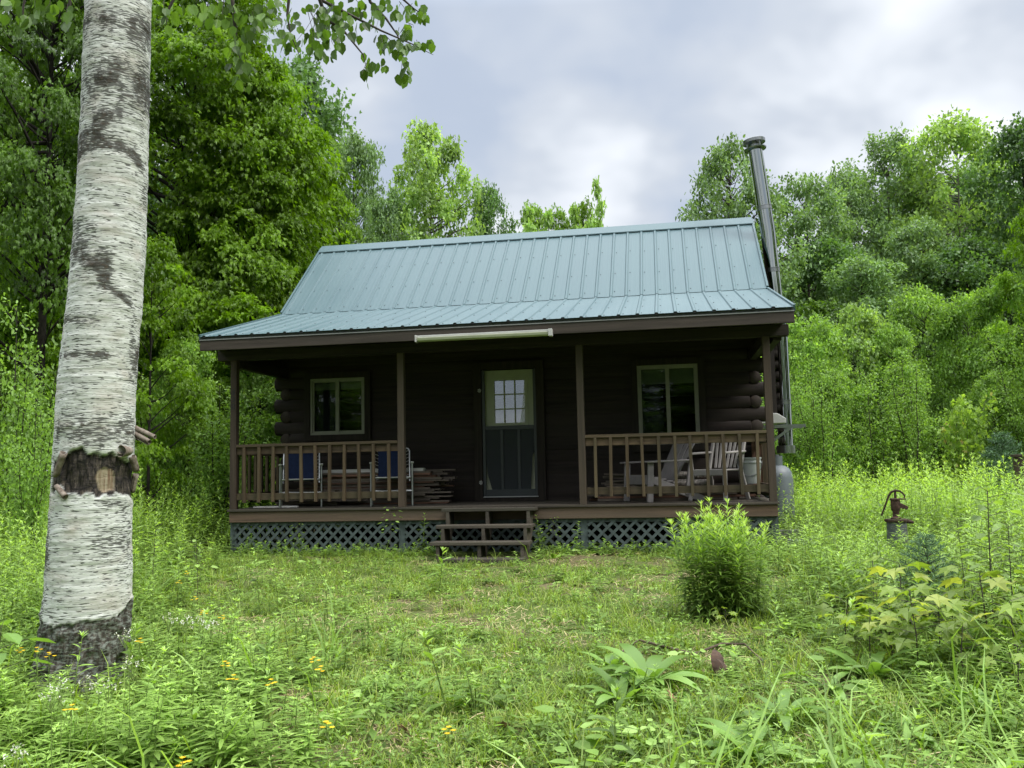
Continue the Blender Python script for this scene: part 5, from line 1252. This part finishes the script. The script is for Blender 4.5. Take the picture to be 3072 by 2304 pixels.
def strew(name, variants, x, y, sc, rs, mats, which=None, zoff=0., tilt=.15, sz=None, kind='stuff', label=None, tshift=None):
    n = len(x); z = g(x, y)+zoff; which = rs.integers(0, len(variants), n) if which is None else which; parts = []
    a = rs.random(n)*6.28; tx, ty = rs.normal(size=(2, n))*tilt; szz = sc if sz is None else sz
    for k, vv in enumerate(variants):
        V, T, tt, mi = vv; m_ = np.where(which == k)[0]
        if not len(m_): continue
        c, s = np.cos(a[m_])[:, None], np.sin(a[m_])[:, None]; S_ = sc[m_][:, None]; Z_ = szz[m_][:, None]
        X, Y, Zv = V[None, :, 0]*S_, V[None, :, 1]*S_, V[None, :, 2]*Z_
        W = np.stack([X*c-Y*s+Zv*tx[m_][:, None]+x[m_][:, None], X*s+Y*c+Zv*ty[m_][:, None]+y[m_][:, None], Zv+z[m_][:, None]], -1)
        tw = np.repeat(tt[None], len(m_), 0)
        tw = np.clip(tw+(rs.normal(size=len(m_))*.16)[:, None]+(0 if tshift is None else tshift[m_][:, None]), 0, 1)
        parts.append((W.reshape(-1, 3), (T[None]+(np.arange(len(m_))*len(V))[:, None, None]).reshape(-1, 3), tw.ravel(), np.tile(mi, len(m_))))
    Vs, Ts, tts, mis, b = [], [], [], [], 0
    for V, T, tt, mi in parts: Vs.append(V); Ts.append(T+b); tts.append(tt); mis.append(mi); b += len(V)
    o = link(name, mesh_np(name, np.concatenate(Vs), np.concatenate(Ts), mats, tint=np.concatenate(tts), midx=np.concatenate(mis)))
    return setp(o, label, None, None, kind)
big = lambda x, y: vnoise(x*.55+11, y*.55+5, 9); med = lambda x, y: vnoise(x*1.9+3, y*1.9+8, 10)

# grass
gv = [tuft_grass(18, .11), tuft_grass(16, .15, .006, .05), tuft_grass(14, .19, .007, .05, tint=(.1, .9)), tuft_grass(12, .13, .005, .06, tint=(.3, 1)), tuft_grass(10, .28, .007, .04, tint=(.2, .9))]
x, y, d, rs = scatter(16000, 3.0, 13.5, 1.15, seed=1); ok = ~foot(x, y); bare = sm(.56, .68, med(x, y)*.6+big(x, y)*.4)*(1-wild(x, y)); ok &= rs.random(len(x)) > bare*.85
x, y = x[ok], y[ok]; wl = wild(x, y); which = np.where(rs.random(len(x)) < .25+.5*wl, rs.integers(2, 5, len(x)), rs.integers(0, 2, len(x)))
strew('grass', gv, x, y, (.5+.5*rs.random(len(x)))*(1+.9*wl), rs, [ML_GRASS, M_STEM], which, tshift=.25*(big(x, y)-.5))
# low herbs of the lawn
hv = [rosette(9, .045, .5, (10, 50), .5, 2, LEAF_OV, (.2, .9), .05), rosette(12, .035, .8, (20, 70), .3, 2, LEAF_OV, (.3, 1.), .07), rosette(8, .09, .3, (10, 50), .8, 3), rosette(10, .11, .22, (20, 65), .9, 3),
      stalk(.13, 12, .055, .35, .4, .1, .1, 2, 5, 50, .0025, .7, 4), stalk(.18, 14, .07, .28, .5, .1, .1, 2, 5, 55, .003, .6, 5), rosette(14, .05, .45, (25, 75), .5, 2, LEAF_OV, (.2, .8), .09), rosette(7, .07, .6, (5, 40), .4, 2, LEAF_ST, (.4, 1.), .06)]
x, y, d, rs = scatter(15000, 3.0, 12.5, 1.2, seed=2); ok = ~foot(x, y); bare = sm(.56, .68, med(x, y)*.6+big(x, y)*.4)*(1-wild(x, y)); ok &= rs.random(len(x)) > bare*.8
x, y = x[ok], y[ok]
strew('ground_cover', hv, x, y, (.42+.55*rs.random(len(x)))*(1+.5*wild(x, y)), rs, [ML_HERB, M_STEM], tshift=.35*(big(x, y)-.5))
x, y, d, rs = scatter(900, 3.0, 11., 1.1, seed=12); ok = ~foot(x, y) & (big(x*1.7, y*1.7) > .42) & (rs.random(len(x)) < .15+wild(x+.6, y)+wild(x-.6, y)+.7*(y < -6.3)); x, y = x[ok], y[ok]
strew('herb_clumps', [hv[2], hv[3], hv[5], hv[6], hv[1], gv[4]], x, y, 1.3+1.1*rs.random(len(x)), rs, [ML_HERB, M_STEM], tshift=.5*(rs.random(len(x))-.4))
# straw and dead bits on the worn patches
x, y, d, rs = scatter(7200, 3.0, 11., 1.1, seed=3); ok = ~foot(x, y) & (rs.random(len(x)) < .16+sm(.5, .66, med(x, y)*.6+big(x, y)*.4)) & (wild(x, y) < .5)
ML_STRAW = leaf_mat('dry straw', (.2, .145, .075), (.48, .39, .22), None, .1, .7, 0.)
x, y = x[ok], y[ok]; sv = [join([(*place(GRASS_T, np.stack([RNG.normal(size=9)*.05, RNG.normal(size=9)*.05, .004+.02*RNG.random(9)], 1), np.stack([np.cos(k_), np.sin(k_), .1*RNG.normal(size=9)], 1), UP+.3*rnd(9), .1*(.4+.9*RNG.random(9)), RNG.random(9), .7), 0)]) for k_ in (RNG.random((4, 9))*6.28)]
strew('straw_litter', sv, x, y, .8+.8*rs.random(len(x)), rs, [ML_STRAW])
# tall weeds: meadow at the right and back, strip on the left
wv = [stalk(.75, 34, .12, .17, .7, .06, .08, 3), stalk(.62, 30, .11, .15, .6, .06, .1, 3), stalk(.85, 38, .13, .13, .6, .05, .06, 3), stalk(.5, 24, .10, .22, .7, .08, .1, 3), stalk(.68, 32, .10, .11, .4, .06, .07, 3, 20, 65), stalk(.45, 22, .09, .3, .6, .1, .1, 3)]
x, y, d, rs = scatter(15000, 3.3, 13., 1.0, seed=4); wl = wild(x, y); ok = ~foot(x, y) & (rs.random(len(x)) < np.where(x < .8, 1., .62)*wl**1.1+.012) & ~((np.hypot(x-2.66, y+4.) < .3))
x, y = x[ok], y[ok]; wl = wild(x, y); lf = x < .8
hgt = np.where(lf, np.interp(y, [-8, -6.5, -4.5, -2, 1, 3], [.34, .36, .62, .78, .95, 1.05]), np.interp(y, [-8, -6, -4, -1, 2], [.40, .45, .62, .75, .95]))
hgt = hgt*(.35+.65*wl)*(.65+.6*rs.random(len(x)))*np.where(lf, 1.12, 1.)
pd = np.hypot(x-(PX-.25*np.clip((PY-y), 0, 2)), (y-PY)*np.where(y < PY, .4, 1.)); hgt *= np.where(pd < .75, .55, 1.)
strew('weeds', wv, x, y, .95+.35*rs.random(len(x)), rs, [ML_WEED, M_STEM], sz=hgt*1.15, tshift=.25*(big(x, y)-.5))
wf = [stalk(.8, 22, .17, .2, .6, .15, .08, 2, tuft=4), stalk(.7, 20, .16, .18, .5, .15, .1, 2, tuft=4), stalk(.9, 24, .17, .16, .6, .1, .06, 2, tuft=4), rosette(14, .5, .07, (50, 85), .6, 3)]
x, y, d, rs = scatter(11000, 12., 25., 1.0, .35, seed=5); ok = ~foot(x, y) & ~((np.abs(x) < 3.9) & (y > 0)) & (rs.random(len(x)) < .9)
x, y = x[ok], y[ok]; hgt = np.where(x < -3, .8, np.interp(y, [0, 3, 9, 14], [.85, .8, .72, .75]))*(.6+.7*rs.random(len(x)))
strew('meadow_weeds', wf, x, y, .8+.4*rs.random(len(x)), rs, [ML_WEEDB, M_STEM], sz=hgt*1.1, tshift=.3*(big(x, y)-.5))
# herbs along the foot of the lattice
rs = np.random.default_rng(6); x = rs.uniform(-3.7, 3.9, 420); y = -.03-np.abs(rs.normal(size=420))*.22; ok = ~foot(x, y); x, y = x[ok], y[ok]
strew('edge_weeds', [hv[0], hv[4], hv[5], hv[6], wv[3]], x, y, .8+.7*rs.random(len(x)), rs, [ML_HERB, M_STEM], np.where(rs.random(len(x)) < .975, rs.integers(0, 4, len(x)), 4), sz=.55+.5*rs.random(len(x)))

# ---- single plants one can point to
def plant(name, vv, mats, x, y, label, cat, rz=0., sc=1., group=None, sz=None):
    me = vv if isinstance(vv, bpy.types.Mesh) else mesh_np(name, vv[0], vv[1], mats, tint=vv[2], midx=vv[3])
    o = link(name, me); o.location = (x, y, float(g(x, y))); o.rotation_euler = (0, 0, rz); o.scale = (sc, sc, sz or sc)
    return setp(o, label, cat, group)
RNG = np.random.default_rng(101); r9 = np.random.default_rng(9)
gold = []
for k in range(7):
    v = stalk(.55+.05*k, 24+2*k, .105, .22 if k % 2 else .17, .75, .1, .07, 4, 5, 55, .004, .6, 7, sides=4); gold.append(mesh_np('goldenrod', v[0], v[1], [ML_WEED, M_STEM], tint=v[2], midx=v[3], smooth=True))
spots = [(12, 1585, 1490), (150, 1600, 1400), (330, 1640, 1420), (475, 1640, 1500), (560, 1650, 1540), (415, 1600, 1490), (250, 1650, 1530), (90, 1655, 1560), (640, 1655, 1575), (520, 1560, 1440), (610, 1530, 1440), (470, 1480, 1400), (545, 1450, 1370), (395, 1500, 1400), (430, 1420, 1330), (350, 1440, 1360), (590, 1400, 1320), (670, 1480, 1400), (500, 1380, 1290), (420, 1340, 1250), (30, 1560, 1460), (700, 1420, 1350),  (745, 1330, 1250), (640, 1330, 1255), (700, 1280, 1210), (560, 1280, 1200), (795, 1370, 1300)]
for k in range(46): px = r9.uniform(-30, 640); py = r9.uniform(1540 if px < 330 else 1380, 1650); spots.append((px, py, py-r9.uniform(70, 120)))
for px, py, pt in spots:
    for rep_ in range(3):
        p_ = gpt(px+r9.normal()*26*rep_, py+60+r9.normal()*16); dd = (p_-CAM)@AX_F; h = max(.25, (py+60-pt)*(3072/2212)/FPX*dd)*(1-.2*rep_); k = r9.integers(0, 7)
        plant('goldenrod', gold[k], None, p_[0], p_[1], 'leafy green goldenrod stalk in the weeds around the birch', 'weed', r9.random()*6.28, min(1.3, .85+h*.5), 'goldenrod stalks in the weeds around the birch', h/(.55+.05*k))
# the willowy clump
parts = []; b0 = 0
for k in range(78):
    a = r9.random()*6.28; q_ = math.sqrt(r9.random())*.27; h = .80-.75*q_**1.3+r9.normal()*.06+(.12 if k < 3 else 0)
    v = stalk(max(.35, h), int(28+30*h), .125, .115, .55, .06, .06, 3, 0, 62, .0028, .8, 9, .05, 1.)  # tint runs from painted shade at the foot to yellow green tips
    V = v[0].copy(); out = q_*.35*(V[:, 2]/max(h, .3)); V[:, 0] += math.cos(a)*(q_+out); V[:, 1] += math.sin(a)*(q_+out); parts.append((V, v[1], v[2], v[3]))
Vs, Ts, ts_, ms_ = [], [], [], []
for V, T, tt, mi in parts: Vs.append(V); Ts.append(T+b0); ts_.append(tt); ms_.append(mi); b0 += len(V)
cp_ = gpt(1565, 1338); plant('willowherb_clump', (np.concatenate(Vs), np.concatenate(Ts), np.concatenate(ts_), np.concatenate(ms_)), [ML_CLUMP, M_STEM], cp_[0], cp_[1]+.1, 'tall dense clump of narrow leaved weeds in front of the lattice', 'plant clump')
# broad leaved docks on the lawn
dock = [rosette(24, .26, .2, (5, 75), 1.3, 6, None, (.2, 1.)), rosette(19, .23, .22, (10, 80), 1.2, 6, None, (.1, .9)), rosette(26, .21, .17, (0, 65), 1.4, 6, None, (.2, 1.))]
dock = [mesh_np('dock_plant', v[0], v[1], [ML_BROAD, M_STEM], tint=v[2], midx=v[3], smooth=True) for v in dock]
for i, (px, py, s_, lab) in enumerate(((1400, 1480, 1.25, 'broad leaved dock beside the end of the dead branch'), (1345, 1520, 1., 'low broad leaved dock nearest the middle of the lawn'), (1790, 1490, 1.1, 'broad leaved dock right of the brown dead leaves'),
        (1690, 1560, .9, 'spreading broad leaved dock low on the right of the lawn'), (1880, 1470, 1.15, 'arching broad leaved dock below the maple seedlings'), (2060, 1480, 1.2, 'large broad leaved dock at the right, near the edge'), (1620, 1640, .9, 'flat broad leaved dock at the bottom edge'),
        (2150, 1560, 1., 'broad leaved dock near the bottom right corner'), (1950, 1590, .9, 'upright broad leaved dock at the bottom right'), (2120, 1420, 1.1, 'broad leaved dock under the dark stemmed saplings'), (1320, 1450, .8, 'small dock left of the dead branch'), (1500, 1520, .8, 'small dock below the dead branch'))):
    p_ = gpt(px, py); plant('dock_plant', dock[i % 3], None, p_[0], p_[1], lab, 'plant', i*1.1, s_*1.3, 'broad leaved docks')
# maple seedlings
def seedling(h, n, ls, tm=LEAF_MP, tint=(.2, 1.)):
    pt = np.array([(0, 0, 0), (.01, .01, h*.5), (.02, -.01, h)]); parts = [(*tube_np(pt, [.005, .004, .002], 4, .3), 1)]; P = []; Dd = []
    for k in range(n):
        z = h*(.45+.55*(k/max(n-1, 1))); a = k*2.4+RNG.random(); e = np.array([math.cos(a), math.sin(a), .25])*(.07+.09*RNG.random()); b = np.array([.02, 0, z]); parts.append((*tube_np([b, b+e*.6, b+e], [.0022, .0018, .0014], 3, .3), 1)); P.append(b+e); Dd.append((math.cos(a), math.sin(a), -.25))
    parts.append((*place(tm, np.array(P), np.array(Dd), UP+.25*rnd(n), ls*(.7+.5*RNG.random(n)), tint[0]+(tint[1]-tint[0])*RNG.random(n)), 0)); return join(parts)
ms = [seedling(.42, 12, .13), seedling(.34, 10, .12), seedling(.5, 14, .13)]; ms = [mesh_np('maple_seedling', v[0], v[1], [ML_YELLOW, M_STEMD], tint=v[2], midx=v[3]) for v in ms]
for i, (px, py) in enumerate(((1880, 1450), (1930, 1430), (1985, 1470), (2030, 1450), (2085, 1480), (2140, 1440), (2190, 1470), (1830, 1420), (1960, 1400), (2110, 1390), (2060, 1390), (2180, 1380), (1905, 1400), (2200, 1530))):
    p_ = gpt(px, py); plant('maple_seedling', ms[i % 3], None, p_[0], p_[1], 'yellow green maple seedling with flat lobed leaves right of the lawn', 'seedling', i*1.9, .85+.3*r9.random(), 'maple seedlings right of the lawn')
p_ = gpt(1560, 1345); plant('maple_seedling', ms[1], None, p_[0], p_[1]-.35, 'tiny maple seedling at the front foot of the narrow leaved clump', 'seedling', .4, .5)
# dark stemmed saplings at the right edge, sprigs by the porch
rl = [seedling(.95, 26, .085, LEAF_OV, (.0, .7)), seedling(.8, 22, .08, LEAF_OV, (.1, .8))]; rl = [mesh_np('young_shrub', v[0], v[1], [ML_WEED, M_STEMD], tint=v[2], midx=v[3]) for v in rl]
for i, (px, py, s_, lab) in enumerate(((2150, 1420, 1.1, 'dark stemmed shrub with round leaves near the right edge'), (2200, 1400, 1.0, 'round leaved shrub at the very right edge'), (2090, 1380, .85, 'round leaved shrub between the spruce and the dark stemmed shrub'), (1890, 1370, .7, 'thin dark stemmed shrub left of the spruce'))):
    p_ = gpt(px, py); plant('young_shrub', rl[i % 2], None, p_[0], p_[1], lab, 'shrub', i*2., s_, 'young shrubs on the right')
for px, py, s_, lab in ((845, 1200, .75, 'leafy sprig growing up in front of the deck edge left of the steps'), (640, 1200, .5, 'small leafy sprig against the left lattice'), (1195, 1195, .55, 'pale leafy sprig at the lattice right of the steps'), (330, 1300, .9, 'broad leaved sprig right of the birch foot'), (425, 1330, .8, 'leafy sprig with large pale leaves right of the birch')):
    p_ = gpt(px, py); plant('leafy_sprig', rl[1], None, p_[0], min(p_[1], -.12) if px > 600 else p_[1], lab, 'shrub', px*.1, s_)
bl = seedling(.55, 9, .17, LEAF_OV, (.5, 1.)); p_ = gpt(85, 1530); plant('broadleaf_sapling', bl, [ML_BROAD, M_STEMD], p_[0], p_[1]-.35, 'sapling with a few very broad leaves in front of the birch foot', 'sapling', 1.2, .95)
# flowers
def flower(kind):
    h = {'y': .42, 'w': .5}[kind]; t_ = thing('x', None, None); v = [tube_np([(0, 0, 0), (.01, 0, h*.5), (.0, .01, h)], [.002, .0018, .0012], 3, .3)]; P = []; Dd = []
    if kind == 'y':
        heads = [(0, .01, h), (.018, .0, h-.012), (-.014, -.012, h-.018), (.004, .022, h-.02)]
        for hx, hy, hz in heads:
            v.append(tube_np([(0, 0, h-.07), (hx, hy, hz)], [.001, .0008], 3, .3))
            for a in np.arange(11)*.571: P.append((hx, hy, hz)); Dd.append((math.cos(a), math.sin(a), .35))
        P, Dd = np.array(P), np.array(Dd); fl = place(LEAF_KT, P, Dd, UP+.1*rnd(len(P)), .0135, RNG.random(len(P)), .7)
    else:
        for k in range(9):
            a = k*2.4; q_ = .012*math.sqrt(k)*1.3; c = (q_*math.cos(a), q_*math.sin(a), h+.03-.6*q_+.01*RNG.normal()); v.append(tube_np([(0, 0, h-.05), c], [.0012, .0007], 3, .3))
            for j in range(5): P.append(np.array(c)+.004*rnd(1)[0]); Dd.append(rnd(1)[0]+UP*.5)
        P, Dd = np.array(P), np.array(Dd); fl = place(LEAF_KT, P, Dd, UP+.5*rnd(len(P)), .011, RNG.random(len(P)), .9)
    V, T, tt, _ = join(v); link('stem', mesh_np('stem', V, T, M_STEM), t_); link('flower_head', mesh_np('flower_head', fl[0], fl[1], ML_PETAL if kind == 'y' else ML_PETALW, tint=fl[2]), t_); return t_
fy, fw_ = flower('y'), flower('w'); done = {}
for src, nm, cat, lab, grp, pts in ((fy, 'hawkweed_flower', 'flower', 'yellow hawkweed flower on a thin stalk among the weeds near the birch', 'yellow hawkweed flowers', [(62, 1370), (82, 1400), (110, 1410), (45, 1400), (385, 1255), (420, 1290), (405, 1235), (440, 1320), (480, 1330), (500, 1460), (585, 1470), (490, 1430), (680, 1420), (690, 1440), (150, 1525), (395, 1640), (710, 1560), (970, 1570), (300, 1380)]),
        (fw_, 'white_flower', 'flower', 'white flowered weed head in the undergrowth near the birch', 'white flower heads', [(270, 1370), (365, 1335), (285, 1430), (430, 1340), (455, 1350), (130, 1480), (190, 1475), (235, 1480), (35, 1625), (400, 1340), (110, 1500)])):
    for i, (px, py) in enumerate(pts):
        h0 = .42 if src is fy else .52; p_ = gpt(px, py)
        for it in range(8):    # root whose flower shows at that pixel
            d_ = ray(px, py); tt_ = (CAM[2]-float(g(p_[0], p_[1]))-h0)/-d_[2]; p_ = CAM+d_*tt_
        if np.hypot(p_[0]+1.27, p_[1]+6.24) < .4: p_[1] -= .45
        loc = (p_[0], p_[1], float(g(p_[0], p_[1])))
        if i == 0: src.name = nm; src.location = loc; setp(src, lab, cat, grp)
        else: copy_tree(src, loc, i*1.3)
# dead branch and dry leaves on the lawn
bp = [gpt(*q_) for q_ in ((1345, 1425), (1380, 1408), (1440, 1412), (1500, 1420), (1560, 1412), (1610, 1416), (1650, 1440))]
br_ = MB().tube([(p_[0], p_[1], float(g(p_[0], p_[1]))+.05+.03*math.sin(i*1.7)) for i, p_ in enumerate(bp)], [.007, .008, .009, .009, .008, .006, .004], 7)
o = br_.build('dead_branch', M_STICK, None, tuple(bp[3]), smooth=True); o.location = tuple(bp[3]); setp(o, 'long thin dead branch lying across the right of the lawn', 'branch')
for i, (px, py, s_, mt, lab) in enumerate(((1548, 1470, .17, M_DEADLEAF, 'curled dark brown dead leaf standing on the lawn below the branch'), (1570, 1478, .13, M_DEADLEAF, 'small dark brown dead leaf beside the larger curled one'), (1645, 1450, .09, M_DEADLEAF, 'dark brown dead leaf at the right end of the dead branch'), (1455, 1530, .09, M_TANLEAF, 'orange tan dry leaf on the lawn'), (890, 1610, .10, M_TANLEAF, 'orange tan dry leaf at the bottom middle of the lawn'), (1100, 1590, .07, M_TANLEAF, 'small tan dry leaf at the bottom of the lawn'))):
    p_ = gpt(px, py); V, T, _ = place(lance(5, .5, 1.5, .09) if i < 3 else LEAF_MP, np.array([[0, 0, .02]]), np.array([[.3, -.2, .9 if i < 2 else .2]]), np.array([[.4, -.9, .3 if i < 2 else 1.]]), s_)
    o = link('dead_leaf', mesh_np('dead_leaf', V, T, mt)); o.location = (p_[0], p_[1], float(g(p_[0], p_[1]))+.02); o.rotation_euler = (0, 0, i*.8); setp(o, lab, 'leaf', 'dead leaves on the lawn')
    md = o.modifiers.new('thick', 'SOLIDIFY'); md.thickness = .001
